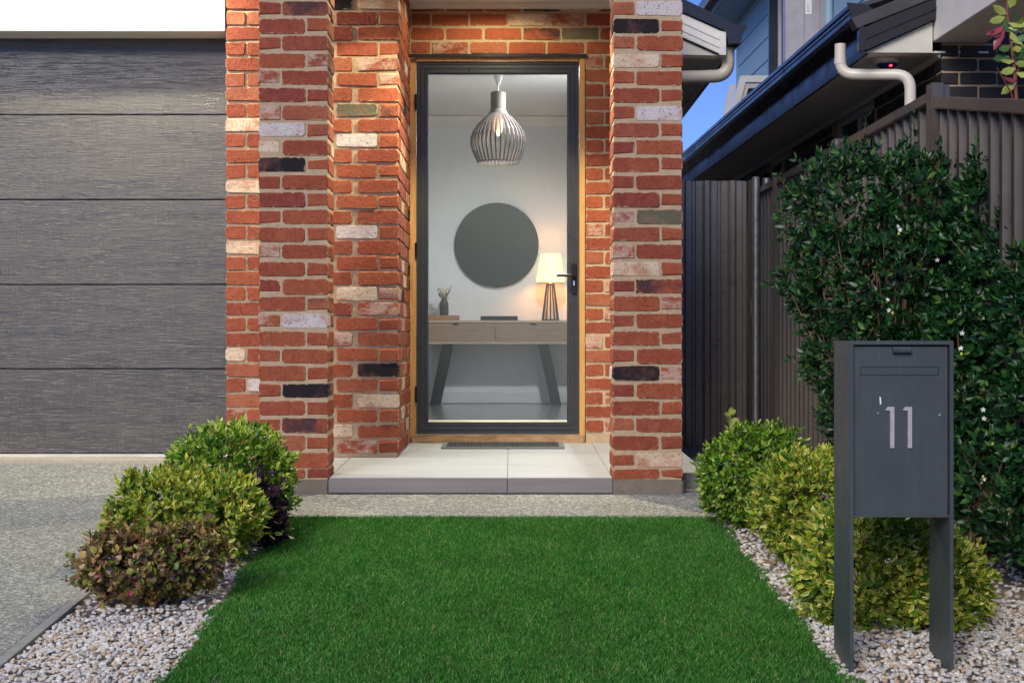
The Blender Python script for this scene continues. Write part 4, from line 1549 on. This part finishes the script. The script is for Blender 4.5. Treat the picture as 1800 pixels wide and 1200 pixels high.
# left bed
cb = P(405, 838, 6.12)
shrub('round_shrub', 'rounded bright green variegated shrub in front of the left brick pillar', 'shrub',
      [(cb.x, cb.y, cb.z + .0, .283, .25, .238), (cb.x + .02, cb.y, cb.z - .07, .255, .24, .20)], 3000, 6, .028, .0135, M['leaf_var'], (cb.x, cb.y, gz(cb.y)), BED_L, rough=.11, zmin=gz(6.1) - .01)
cm = P(322, 893, 5.62)
shrub('loose_shrub', 'loose yellow green variegated shrub in the middle of the left bed', 'shrub',
      [(cm.x - .05, cm.y, cm.z + .0, .215, .2, .165), (cm.x + .14, cm.y - .02, cm.z - .035, .19, .2, .16), (cm.x - .14, cm.y, cm.z - .07, .17, .18, .13)],
      2000, 6, .032, .0150, M['leaf_var_y'], (cm.x, cm.y, gz(cm.y)), BED_L, rough=.2, jag=.2, zmin=gz(5.6) + .0, stems=18)
pu = P(455, 905, 5.85)
shrub('purple_shrub', 'small dark purple shrub squeezed between the two variegated shrubs', 'shrub',
      [(pu.x + .0, pu.y + .03, pu.z - .02, .085, .08, .14), (pu.x - .03, pu.y + .05, pu.z + .09, .035, .04, .07)], 170, 5, .034, .019, M['leaf_purple'], (pu.x, pu.y, gz(pu.y)), BED_L, rough=.3, zmin=gz(5.8), rounded=1)
cf = P(262, 985, 4.92)
rt, pp_, nn_ = shrub('plum_shrub', 'low plum and olive leaved shrub at the front of the left bed', 'shrub',
      [(cf.x - .03, cf.y, cf.z - .015, .195, .16, .125), (cf.x + .13, cf.y + .03, cf.z + .015, .13, .14, .12), (cf.x - .15, cf.y + .02, cf.z - .0, .10, .11, .095)],
      1250, 6, .026, .0170, M['leaf_plum'], (cf.x, cf.y, gz(cf.y)), BED_L, rough=.22, jag=.2, zmin=gz(4.9) - .0, stems=30, stem_r=.0035, rounded=1, tilt=(30, 85), curl=.1)
sel = [tuple(G(203, 1033) + Vector((0, -.03, .05))), tuple(P(175, 1010, 4.78)), tuple(P(160, 1005, 4.8)), tuple(P(230, 1042, 4.74))]
flower_bits(rt, sel, M['petal_pink'], 'blossom', .008, 7)
# right bed
c1 = P(1312, 836, 6.25)
rt1, p1, _ = shrub('round_shrub', 'green clipped shrub with one stray shoot nearest the right brick pillar', 'shrub',
      [(c1.x + .02, c1.y, c1.z, .232, .22, .225), (c1.x + .14, c1.y + .1, c1.z + .05, .15, .16, .17)], 2400, 6, .028, .0135, M['leaf_var_g'], (c1.x, c1.y, gz(c1.y)), BED_R, rough=.085, zmin=gz(6.2) - .01)
sh = MB(); q0 = P(1288, 765, 6.1)
sh.tube([q0, q0 + Vector((-.005, 0, .05)), q0 + Vector((-.012, 0, .09))], .002, 5)
sh.build('shoot', M['leaf_lime'], rt1)
bpt = np.array([q0 + Vector((-.012, 0, .09)), q0 + Vector((-.008, 0, .06)), q0 + Vector((-.01, 0, .085)), q0 + Vector((-.006, 0, .055)), q0 + Vector((-.012, 0, .09))])
dd = unit(np.array([[.2, -.3, 1], [.8, -.3, .3], [-.9, -.4, .3], [-.6, -.4, .5], [.7, -.5, .6]]))
ss = unit(np.cross(dd, np.array([[0, -1, .2]] * 5)))
lo5 = leaves_mesh('shoot_leaves', bpt - np.array([c1.x, c1.y, gz(c1.y)]), dd, ss, np.full(5, .04), np.full(5, .022), M['leaf_lime'])
lo5.parent = rt1
c2 = P(1420, 893, 5.52)
shrub('round_shrub', 'yellow clipped shrub in the middle of the row beside the lawn', 'shrub',
      [(c2.x + .0, c2.y + .03, c2.z, .215, .20, .22), (c2.x + .12, c2.y + .08, c2.z + .03, .17, .17, .2)], 2500, 6, .028, .0135, M['leaf_var_y'], (c2.x, c2.y, gz(c2.y)), BED_R, rough=.085, zmin=gz(5.5) - .01)
c3 = P(1556, 1002, 4.72)
shrub('round_shrub', 'wide yellow green clipped shrub directly behind the letterbox', 'shrub',
      [(c3.x - .05, c3.y, c3.z, .262, .23, .25), (c3.x + .12, c3.y, c3.z - .05, .225, .22, .205)], 3200, 6, .029, .0138, M['leaf_var_y'], (c3.x, c3.y, gz(c3.y)), BED_R, rough=.085, zmin=gz(4.7) - .01, spread=.03)


# tall dark hedge
def pb(px, py, Y, rx, ry, rY):
    c = P(px, py, Y)
    return (c.x, c.y, c.z, rx / F * Y, rY, ry / F * Y)


hb = [pb(1500, 365, 6.45, 112, 112, .32), pb(1600, 365, 6.4, 95, 105, .30), pb(1475, 490, 6.5, 92, 95, .32), pb(1580, 520, 6.3, 120, 130, .36),
      pb(1500, 620, 6.45, 88, 95, .3), pb(1545, 720, 6.35, 95, 110, .3), pb(1640, 650, 6.15, 80, 150, .26), pb(1590, 850, 6.2, 90, 120, .25)]
hA, pA, nA = shrub('tall_shrub', 'tall dark green glossy shrub with few white flowers before the steel fence', 'tall shrub', hb, 5200, 6, .038, .0175, M['leaf_dark'],
                   (P(1570, 900, 6.35).x, 6.35, gz(6.35)), rough=.20, jag=.22, stems=60, stem_r=.007, shoots=110, shoot_len=.11, up=.5, depth=(.60, 1.0), zmin=gz(6.3) + .02, fz=4, tilt=(30, 80))
hb2 = [pb(1802, 560, 5.2, 42, 120, .13), pb(1808, 740, 5.15, 50, 130, .15), pb(1800, 920, 5.1, 55, 95, .17), pb(1722, 400, 5.95, 55, 85, .16), pb(1745, 520, 5.85, 55, 120, .17), pb(1745, 680, 5.8, 70, 120, .19), pb(1765, 850, 5.6, 80, 120, .24), pb(1785, 960, 5.5, 70, 80, .2), pb(1700, 620, 5.9, 60, 130, .16),
       pb(1785, 600, 5.7, 55, 130, .18), pb(1775, 450, 5.75, 32, 90, .12), pb(1690, 470, 6.05, 55, 110, .18), pb(1690, 560, 6.0, 60, 120, .2), pb(1718, 315, 5.95, 26, 45, .07), pb(1768, 330, 5.9, 16, 40, .05), pb(1695, 800, 5.8, 40, 120, .14)]
hB, pB, nB = shrub('tall_shrub', 'narrower dark green shrub with loose upright shoots right of the letterbox', 'tall shrub', hb2, 5200, 6, .040, .0185, M['leaf_dark'],
                   (P(1712, 980, 5.65).x, 5.65, gz(5.65)), rough=.25, jag=.3, stems=30, stem_r=.008, shoots=90, shoot_len=.13, up=.6, depth=(.55, 1.0), zmin=gz(5.6) + .06, fz=4, tilt=(30, 80))
fp = [P(1578, 398, 6.02), P(1582, 404, 6.02), P(1560, 527, 5.95), P(1562, 545, 5.95), P(1648, 457, 6.0)]
flower_bits(hA, fp, M['petal_white'], 'blossom', .009, 5)
fp2 = [P(1689, 612, 5.62), P(1691, 585, 5.65), P(1728, 720, 5.55), P(1729, 842, 5.4), P(1730, 735, 5.55)]
flower_bits(hB, fp2, M['petal_white'], 'blossom', .009, 5)
mbb = MB()
for q in (P(1690, 622, 5.61), P(1580, 411, 6.01), P(1745, 780, 5.45), P(1728, 838, 5.4), P(1748, 858, 5.4), P(1569, 550, 5.94), P(1489, 473, 6.2)):
    b0 = len(mbb.v)
    for v in IVl: mbb.v.append((q.x + v[0] * .006, q.y + v[1] * .006, q.z + v[2] * .008))
    for t in ITl: mbb.f.append(tuple(int(b0 + i) for i in t))
mbb.build('buds', M['bud'], hB)['kind'] = 'stuff'

# small white pipe by the shrub
wp = G(1711, 1095)
o = MB().lathe([(.019, 0), (.019, .045), (.023, .046), (.023, .056), (.018, .057), (.016, .04)], (wp.x, wp.y, wp.z - .012), 20).build('drain_pipe', M['white_paint'], smooth=True, origin=wp)
tag(o, 'short white pipe end standing in the pebbles by the wide shrub', 'pipe')

# ---------------------------------------------------------------- fence, gate, post
fa = math.atan((1.966 - 1.88) / (10.7 - 6.5))
fence = thing('boundary_fence', 'tall brown grey ribbed steel fence behind the dark shrubs', 'fence', (1.966, 6.5, 0.0), fa)


def fence_panel(y0, y1, zt0, zt1, zb):
    """ribbed sheet along local y at x=0"""
    prof = []
    y = y0
    pitch, = (.128,)
    while y < y1 - .02:
        for (t, dx) in ((0.0, 0.0), (.30, 0.0), (.38, -.034), (.62, -.034), (.70, 0.0)):
            yy = y + t * pitch
            if yy <= y1: prof.append((yy, dx))
        y += pitch
    prof.append((y1, 0.0))
    mb = MB()
    for (yy, dx) in prof:
        t = (yy - y0) / (y1 - y0)
        mb.v.append((dx, yy, zb)); mb.v.append((dx, yy, zt0 + (zt1 - zt0) * t))
    for i in range(len(prof) - 1):
        mb.f.append((2 * i, 2 * i + 2, 2 * i + 3, 2 * i + 1))
    mb.build('panel', M['fence'], fence, local=True, recalc=False)
    rl = MB()
    rl.quadbox([(-.052, y0, zt0 - .035), (.024, y0, zt0 - .035), (.024, y1, zt1 - .035), (-.052, y1, zt1 - .035),
                (-.046, y0, zt0 + .02), (.018, y0, zt0 + .02), (.018, y1, zt1 + .02), (-.046, y1, zt1 + .02)])
    rl.build('top_rail', M['fence_cap'], fence, local=True, bevel=.006)


fence_panel(.045, 1.74, 1.885, 1.885, -.05)
fence_panel(1.82, 3.44, 1.885, 1.885, -.05)
fence_panel(3.51, 4.15, 1.885, 1.885, -.05)
fence_panel(-2.30, -.045, 1.43, 1.845, -.30)
fence_panel(-4.6, -2.38, 1.20, 1.41, -.45)
for (y, zt) in ((0, 1.93), (1.78, 1.93), (3.475, 1.93), (-2.34, 1.46)):
    m = MB()
    m.box(-.062, -.005, y - .038, y - .016, -.4, zt); m.box(-.062, -.005, y + .016, y + .038, -.4, zt)
    m.box(-.05, .03, y - .0155, y + .0155, -.4, zt - .004)
    m.build('post', M['fence_cap'], fence, local=True, bevel=.002)

gt = thing('side_gate', 'narrow ribbed steel side gate between the right pillar and the fence', 'gate', (1.4, 10.7, -.03))
YGt = 10.7
gx0, gx1 = 1.02, (1321 - 900) / F * YGt
zt_, zb2 = H + (600 - 318) / F * YGt, H - (786 - 600) / F * YGt
prof = []
x = gx0 + .03
ribs = [(0, 0), (.02, -.03), (.05, -.03), (.07, 0), (.11, 0), (.12, .012), (.135, .012), (.145, 0), (.19, 0)]
while x < gx1:
    for (t, dy) in ribs:
        if x + t < gx1 - .02: prof.append((x + t, dy))
    x += .19
mb = MB()
for (xx, dy) in prof:
    mb.v.append((xx, YGt + dy, zb2)); mb.v.append((xx, YGt + dy, zt_))
for i in range(len(prof) - 1): mb.f.append((2 * i, 2 * i + 2, 2 * i + 3, 2 * i + 1))
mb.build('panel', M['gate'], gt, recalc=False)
m = MB()
m.box(gx0, gx0 + .03, YGt - .01, YGt + .03, zb2 - .0, zt_ + .002); m.box(gx1 - .025, gx1, YGt - .01, YGt + .03, zb2, zt_ + .002)
m.box(gx0 + .031, gx1 - .026, YGt + .035, YGt + .06, zt_ - .06, zt_ - .01); m.box(gx0 + .031, gx1 - .026, YGt + .035, YGt + .06, zb2 + .01, zb2 + .06)
m.build('gate_frame', M['fence_cap'], gt)
MB().tube([(gx1 - .005, YGt - .03, .95), (gx1 - .005, YGt - .03, 1.08)], .006, 6).build('latch', M['galv'], gt)

gp = P(1328.5, 312, 10.55)
o = MB().lathe([(.029, -.1), (.029, gp.z - .012), (.031, gp.z - .011), (.031, gp.z - .004), (.022, gp.z + .004), (.006, gp.z + .008)], (gp.x, gp.y, 0), 20).build('gate_post', M['galv'], smooth=True, origin=(gp.x, gp.y, 0))
tag(o, 'round galvanised steel post at the hinge side of the side gate', 'post', 'galvanised posts by the side gate')
gp2 = P(1347, 314, 10.85)
o = MB().lathe([(.029, -.1), (.029, gp2.z - .012), (.031, gp2.z - .011), (.031, gp2.z - .004), (.022, gp2.z + .004), (.006, gp2.z + .008)], (gp2.x, gp2.y, 0), 20).build('gate_post', M['galv'], smooth=True, origin=(gp2.x, gp2.y, 0))
tag(o, 'second galvanised post half hidden behind the end of the fence', 'post', 'galvanised posts by the side gate')

# ---------------------------------------------------------------- the neighbour's house
NX, NY = 2.706, 8.96
na = math.atan((2.706 - 2.50) / (16.0 - 8.96))
nb = thing('neighbour_house', 'two storey house beyond the fence with black bricks and pale blue cladding', 'house', (NX, NY, 0), na)
ca, sa = math.cos(na), math.sin(na)


def NL(p):
    dx, dy = p[0] - NX, p[1] - NY
    return Vector((dx * ca + dy * sa, -dx * sa + dy * ca, p[2]))


ZS = 2.57      # soffit height
WPOS[nb] = Vector((0, 0, 0))     # children below use local coordinates


def nwall(y0, y1):
    m = MB().box(.008, .3, y0, y1, -.1, ZS + .2)
    w_ = m.build('wall', M['mortar_cream'], nb, local=True)
    WPOS[w_] = Vector((0, 0, 0))
    return w_


nw1 = nwall(.008, 1.52)
nw1f = MB().box(.3, 1.4, .008, .3, -.1, ZS + .2).build('wall', M['mortar_cream'], nb, local=True); WPOS[nw1f] = Vector((0, 0, 0))
nw2 = nwall(2.75, 4.25)
nw3 = nwall(5.4, 12.0)
for k in range(12):
    zc = ZS + .10 - .0865 * k
    even = k % 2 == 0
    # front face
    x = 0.0
    L = .229 if even else .108
    while x < 1.15:
        if x == 0.0 and not even:
            brick(nw1f, (.054, .115, zc), .229, .108, .0745, 'r', True, mats=M['nbrick'])
        else:
            brick(nw1f, (x + L / 2, .0525, zc), L, .105, .0745, 'r', mats=M['nbrick'])
        x += L + .011; L = .229
    for (wq, y0, y1) in ((nw1, .116 if even else .24, 1.5), (nw2, 2.75, 4.25)):
        y = y0
        if wq is nw2 and not even:
            brick(wq, (.0525, y + .054, zc), .108, .105, .0745, 'r', True, mats=M['nbrick']); y += .119
        while y < y1 - .06:
            L = min(.229, y1 - y)
            brick(wq, (.0525, y + L / 2, zc), L, .105, .0745, 'r', True, mats=M['nbrick'])
            y += L + .011
for k in range(4):      # far part, seen through the gap above the gate
    zc = ZS + .02 - .0865 * k
    y = 5.4
    while y < 7.4:
        brick(nw3, (.0525, y + .1145, zc), .229, .105, .0745, 'r', True, mats=M['nbrick'])
        y += .24
# windows between the brick parts
for (y0, y1) in ((1.53, 2.74), (4.26, 5.39)):
    wn = MB()
    wn.box(.05, .13, y0, y0 + .06, .9, ZS - .005); wn.box(.05, .13, y1 - .06, y1, .9, ZS - .005)
    wn.box(.05, .13, y0 + .061, y1 - .061, ZS - .07, ZS - .005); wn.box(.05, .13, y0 + .061, y1 - .061, .9, .96)
    wn.box(.06, .12, (y0 + y1) / 2 - .025, (y0 + y1) / 2 + .025, .961, ZS - .071)
    wf = wn.build('window', M['soffit'], nb, local=True)
    WPOS[wf] = Vector((0, 0, 0))
    MB().box(.08, .088, y0 + .03, y1 - .03, .93, ZS - .03).build('pane', M['dark_glass'], wf, local=True)
    MB().box(.06, .3, y0, y1, -.1, .899).build('wall', M['nbrick'], nb, local=True)
# eave: soffit, quad moulding, fascia, gutter
EX = NL((2.217, 8.95, 0)).x
MB().box(EX + .02, .30, .0, 12.5, ZS, ZS + .012).build('eave_soffit', M['soffit_pale'], nb, local=True)
MB().prism([(-.022, ZS - .001), (.006, ZS - .001), (.006, ZS - .030), (-.004, ZS - .026)], .02, 12.0, 'y').build('soffit_mould', M['soffit'], nb, local=True)
MB().box(EX - .002, EX + .019, -.01, 12.6, ZS - .015, ZS + .20).build('fascia', M['gutter'], nb, local=True)
gz0 = ZS + .175
gp_ = [(EX - .003, gz0), (EX - .085, gz0), (EX - .10, gz0 + .025), (EX - .10, gz0 + .055), (EX - .108, gz0 + .06), (EX - .108, gz0 + .075), (EX - .118, gz0 + .085), (EX - .118, gz0 + .11), (EX - .105, gz0 + .115), (EX - .003, gz0 + .105)]
MB().prism(gp_, -.06, 12.7, 'y').build('gutter', M['gutter'], nb, local=True)
ge = [(EX - .0, gz0 - .006), (EX - .088, gz0 - .006), (EX - .122, gz0 + .09), (EX - .13, gz0 + .122), (EX + .0, gz0 + .108), (EX + .05, gz0 + .06), (EX + .05, gz0 - .006)]
MB().prism(ge, -.075, -.061, 'y').build('gutter_end', M['gutter'], nb, local=True)


# raking verge facing the street
def nxz(px, py, Y=8.93):
    q = NL(P(px, py, Y)); return (q.x, q.z)


MB().prism([nxz(1519, 94), nxz(1637.5, 94), nxz(1637.5, 40)], -.045, -.012, 'y').build('eave_end', M['offwhite'], nb, local=True)
MB().prism([nxz(1515, 93), nxz(1640, 37), nxz(1640, 0), nxz(1506, 56)], -.085, -.047, 'y').build('bargeboard', M['gutter'], nb, local=True)
MB().prism([nxz(1506, 78), nxz(1640, 20), nxz(1640, 16), nxz(1506, 74)], -.095, -.086, 'y').build('barge_trim', M['gutter'], nb, local=True)
MB().prism([nxz(1500, 55), nxz(1642, -2), nxz(1642, -25), nxz(1490, 38)], -.10, -.0, 'y').build('barge_capping', M['roof'], nb, local=True)
MB().box(nxz(1504, 0)[0], nxz(1515, 0)[0], -.098, -.046, nxz(0, 94)[1], nxz(0, 52)[1]).build('barge_bracket', M['gutter'], nb, local=True, bevel=.003)
mb = MB()
mb.quadbox([(EX - .06, -.0, gz0 + .10), (1.1, -.0, gz0 + .60), (1.1, 12.6, gz0 + .60), (EX - .06, 12.6, gz0 + .10),
            (EX - .06, -.0, gz0 + .125), (1.1, -.0, gz0 + .66), (1.1, 12.6, gz0 + .66), (EX - .06, 12.6, gz0 + .125)])
mb.build('roof', M['roof'], nb, local=True)
# rendered beam of the porch running towards the street
bz = H + 525 / F * 8.96
mb = MB()
mb.box(nxz(1641, 0)[0], .28, -3.2, -.012 + .02, bz, bz + .75)
mb.build('beam', M['render'], nb, local=True, bevel=.004)
MB().box(.281, 1.6, -3.2, -.4, bz + .02, bz + .06).build('porch_soffit', M['soffit_pale'], nb, local=True)
MB().box(.9, 1.0, -.25, -.02, -.1, ZS + .1).build('porch_post', M['timber_sill'], nb, local=True)
# downpipe
pp = [NL(P(1477, 78, 9.12)), NL(P(1477, 131, 9.12)), NL(P(1600, 132, 8.98)), NL(P(1600, 560, 8.98))]
MB().tube(pipe_path(pp, .09, 7), .036, 14).build('downpipe', M['grey_pvc'], nb, local=True, smooth=True)
for q in (NL(P(1477, 108, 9.12)),):
    MB().tube([q + Vector((0, 0, -.02)), q + Vector((0, 0, .02))], .039, 14).build('pipe_collar', M['grey_pvc'], nb, local=True, smooth=True)

# upper storey: lapped boards
UX = NL((3.303, 20.8, 0)).x
UY1 = NL((3.303, 20.8, 0)).y
uw = MB().box(UX + .02, UX + 4, .6, UY1, 3.0, 5.7).build('upper_wall', M['clad'], nb, local=True)
WPOS[uw] = Vector((0, 0, 0))
bp = .30
for k in range(9):
    z0 = 2.95 + k * bp
    m = MB()
    m.prism([(UX + .018, z0), (UX - .014, z0), (UX - .002, z0 + bp + .012), (UX + .018, z0 + bp + .012)], .6, UY1 - .06, 'y')
    m.build('board', M['clad'], uw, local=True)
MB().box(UX - .02, UX + .05, UY1 - .058, UY1 + .02, 3.0, 5.5).build('corner_trim', M['clad'], uw, local=True)
q = NL(P(1349, 60, 18.45))
MB().box(UX - .03, UX + .0, q.y - .09, q.y + .09, 3.0, 5.42).build('corner_trim', M['clad'], uw, local=True)
UZ = 5.42
MB().box(UX - .46, UX + .5, .4, UY1 + .5, UZ, UZ + .02).build('eave_soffit', M['clad'], nb, local=True)
MB().box(UX - .482, UX - .461, .4, UY1 + .52, UZ - .02, UZ + .2).build('fascia', M['gutter'], nb, local=True)
mb = MB()
ug = UZ + .10
mb.prism([(UX - .484, ug), (UX - .57, ug), (UX - .585, ug + .03), (UX - .60, ug + .11), (UX - .484, ug + .10)], .4, UY1 + .55, 'y')
mb.build('gutter', M['gutter'], nb, local=True)
mb = MB()
mb.quadbox([(UX - .55, .4, UZ + .21), (UX + 4, .4, UZ + 1.8), (UX + 4, UY1 + .5, UZ + 1.8), (UX - .55, UY1 + .5, UZ + .21),
            (UX - .55, .4, UZ + .25), (UX + 4, .4, UZ + 1.9), (UX + 4, UY1 + .5, UZ + 1.9), (UX - .55, UY1 + .5, UZ + .25)])
mb.build('roof', M['roof'], nb, local=True)
# upper downpipe
pq = NL(P(1455, 20, 15.3))
MB().tube([(UX - .055, pq.y, 3.2), (UX - .055, pq.y, 5.5)], .045, 12).build('downpipe', M['clad'], nb, local=True, smooth=True)
# projecting window with a dark pane and pale frame
a = NL(P(1352, 0, 17.4)); b = NL(P(1373, 0, 17.4))
zlo = P(0, 150, 17.4).z
wn = MB().box(a.x, UX - .016, a.y, a.y + .06, zlo, 5.0).build('window', M['gutter'], nb, local=True)
WPOS[wn] = Vector((0, 0, 0))
xm = NL(P(1367, 0, 17.4)).x
MB().box(a.x + .005, xm - .004, a.y - .012, a.y - .002, zlo + .02, 5.0).build('pane', M['dark_glass'], wn, local=True)
MB().box(xm, b.x, a.y - .03, a.y - .002, zlo, 5.0).build('frame', M['grey_cabinet'], wn, local=True)

# grey outdoor unit on brackets
a = NL(P(1381, 0, 15.2)); b = NL(P(1444, 0, 15.2))
zl0, zl1 = P(0, 128, 15.2).z, 4.55
ac = thing('outdoor_unit', 'grey metal air conditioner cabinet with a white label on the upper wall', 'air conditioner', (P(1412, 0, 15.4).x, 15.4, zl0), na)
acL = Vector(((a.x + b.x) / 2, a.y, zl0))
wdt = (b.x - a.x)
xm = wdt * .53 - wdt / 2
MB().box(-wdt / 2, UX - acL.x - .02 if UX - acL.x > wdt / 2 else wdt / 2, .004, .16, 0, zl1 - zl0).build('body', M['grey_cabinet'], ac, local=True, bevel=.006)
MB().box(-wdt / 2 + .02, xm - .004, -.008, .003, .18, zl1 - zl0 - .02).build('front_panel', M['grey_cabinet'], ac, local=True, bevel=.004)
MB().box(xm + .004, wdt / 2 - .012, -.008, .003, .02, zl1 - zl0 - .02).build('front_panel', M['grey_cabinet'], ac, local=True, bevel=.004)
MB().box(-wdt / 2 + .03, xm - .02, -.006, .003, .04, .14).build('terminal_cover', M['grey_cabinet'], ac, local=True, bevel=.006)
lxc = NL(P(1421.5, 0, 15.2)).x - acL.x
lb0 = P(0, 18, 15.2).z - zl0
lab = MB().box(lxc - .035, lxc + .035, -.011, -.0085, lb0, lb0 + .16).build('label_sticker', M['white_paint'], ac, local=True)
WPOS[lab] = Vector((0, 0, 0))
mk = MB()
for i in range(3):
    mk.box(lxc - .018, lxc + .012 - .006 * i, -.0125, -.0112, lb0 + .03 + i * .03, lb0 + .042 + i * .03)
mk.build('print', M['grey_cabinet'], lab, local=True)

# open roof window
rw = thing('roof_window', 'white framed roof window tilted open above the neighbouring gutter', 'window', P(1320, 200, 16.0))
Yw = 16.0
fx = [(1302, 133), (1392, 133), (1378, 232), (1277, 232)]
q = [P(x_, y_, Yw + (.0 if y_ < 150 else .25)) for x_, y_ in fx]


def ring(m, outer, tw, dy):
    c = sum((Vector(p) for p in outer), Vector()) / 4
    inner = []
    n4 = len(outer)
    for i in range(n4):
        p = Vector(outer[i]); e1 = (Vector(outer[(i + 1) % n4]) - p).normalized(); e0 = (Vector(outer[i - 1]) - p).normalized()
        inner.append(p + (e1 + e0) * tw)
    off = Vector((0, dy, 0))
    for i in range(n4):
        j = (i + 1) % n4
        m.quadbox([outer[i], outer[j], inner[j], inner[i], outer[i] + off, outer[j] + off, inner[j] + off, inner[i] + off])
    return inner


m = MB()
inn = ring(m, q, .075, .07)
rf = m.build('sash', M['white_paint'], rw)
m = MB()
inn2 = ring(m, [p + Vector((0, .02, -.02)) for p in inn], .045, .03)
m.build('inner_frame', M['offwhite'], rw)
m = MB(); off = Vector((0, .04, 0))
m.quadbox([p + off for p in inn2] + [p + off * 1.3 for p in inn2])
m.build('pane', M['dark_glass'], rw)
m = MB()
s0, s1 = P(1289, 148, 16.3), P(1272, 226, 16.5)
m.quadbox([s0 + Vector((-.03, 0, 0)), s0 + Vector((.035, 0, 0)), s0 + Vector((.035, .1, 0)), s0 + Vector((-.03, .1, 0)),
           s1 + Vector((-.03, 0, 0)), s1 + Vector((.035, 0, 0)), s1 + Vector((.035, .1, 0)), s1 + Vector((-.03, .1, 0))])
m.build('side_frame', M['white_paint'], rw)

# alarm strobe under the eave
sp_ = P(1561, 95, 9.15)
sp_.z = ZS - .001
st = thing('alarm_light', 'blue domed alarm light with red glow under the black gutter eave', 'alarm light', sp_)
MB().lathe([(.088, .0), (.088, -.02), (.072, -.034)], sp_ + Vector((-.02, 0, 0)), 24).build('base', M['offwhite'], st, smooth=True)
dp = [(.066 * math.cos(t), -.034 - .035 * math.sin(t)) for t in [i * math.pi / 2 / 6 for i in range(7)]]
MB().lathe(dp[:-1] + [(.002, -.069)], sp_ + Vector((-.01, -.01, 0)), 24).build('dome', M['blue_dome'], st, smooth=True)
MB().lathe([(.009, -.002), (.010, .003), (.006, .009), (.002, .010)], sp_ + Vector((.000, -.064, -.056)), 12).build('led', M['red_led'], st, smooth=True)

# photinia branch beyond the fence
ph = thing('photinia_shrub', 'lime and red leaved shrub branch rising above the fence at top right', 'shrub', P(1795, 330, 6.9))
m = MB()
br = [P(1795, 330, 6.9), P(1790, 220, 6.9), P(1782, 110, 6.9), P(1770, 20, 6.9), P(1776, -60, 6.9)]
m.tube(br, [.010, .009, .008, .006, .003], 6)
m.tube([P(1790, 220, 6.9), P(1778, 165, 6.85), P(1752, 118, 6.8)], [.006, .005, .002], 6)
m.tube([P(1785, 140, 6.9), P(1800, 90, 6.95), P(1815, 20, 6.95)], [.006, .005, .002], 6)
m.build('branch', M['stem_red'], ph)
ll = [(1768, 30, -160, 38, 'lime'), (1770, 25, 150, 30, 'lime'), (1765, 45, -145, 40, 'red'), (1766, 50, -115, 42, 'red'), (1772, 40, -20, 36, 'lime'), (1772, 50, 10, 34, 'lime'),
      (1774, 15, 70, 30, 'lime'), (1776, 55, -60, 34, 'lime'), (1778, 75, 20, 34, 'mid'), (1776, 80, -150, 34, 'mid'), (1778, 95, -10, 36, 'mid'), (1776, 100, 190, 38, 'mid'),
      (1784, 108, 175, 34, 'lime'), (1784, 112, 5, 36, 'lime'), (1786, 120, 200, 34, 'lime'), (1786, 128, -20, 36, 'lime'), (1788, 140, 185, 34, 'red'), (1787, 145, 215, 40, 'lime'),
      (1780, 60, 120, 34, 'mid'), (1790, 105, 60, 30, 'mid'), (1795, 60, 100, 32, 'lime'), (1800, 40, 150, 34, 'mid'), (1800, 80, 210, 34, 'lime'), (1770, -5, 120, 30, 'lime'), (1778, 0, 40, 30, 'lime'), (1760, 62, 170, 24, 'red')]
LM = {'lime': 'leaf_lime', 'mid': 'leaf_mid', 'red': 'leaf_red'}
for (px, py, an, ln, kd) in ll:
    a = R(an)
    d = np.array([[math.cos(a), rng.uniform(-.5, .3), math.sin(a)]]); d = unit(d)
    s_ = unit(np.cross(d, np.array([[rng.uniform(-.5, .5), -1, rng.uniform(-.2, .7)]])))
    p0 = P(px, py, 6.88)
    lfo = leaves_mesh('leaf', np.array([[0, 0, 0]], float), d, s_, np.array([ln / F * 6.9]), np.array([.042]), M[LM[kd]], .3, .25)
    lfo.parent = ph
    lfo.location = p0 - WPOS[ph]
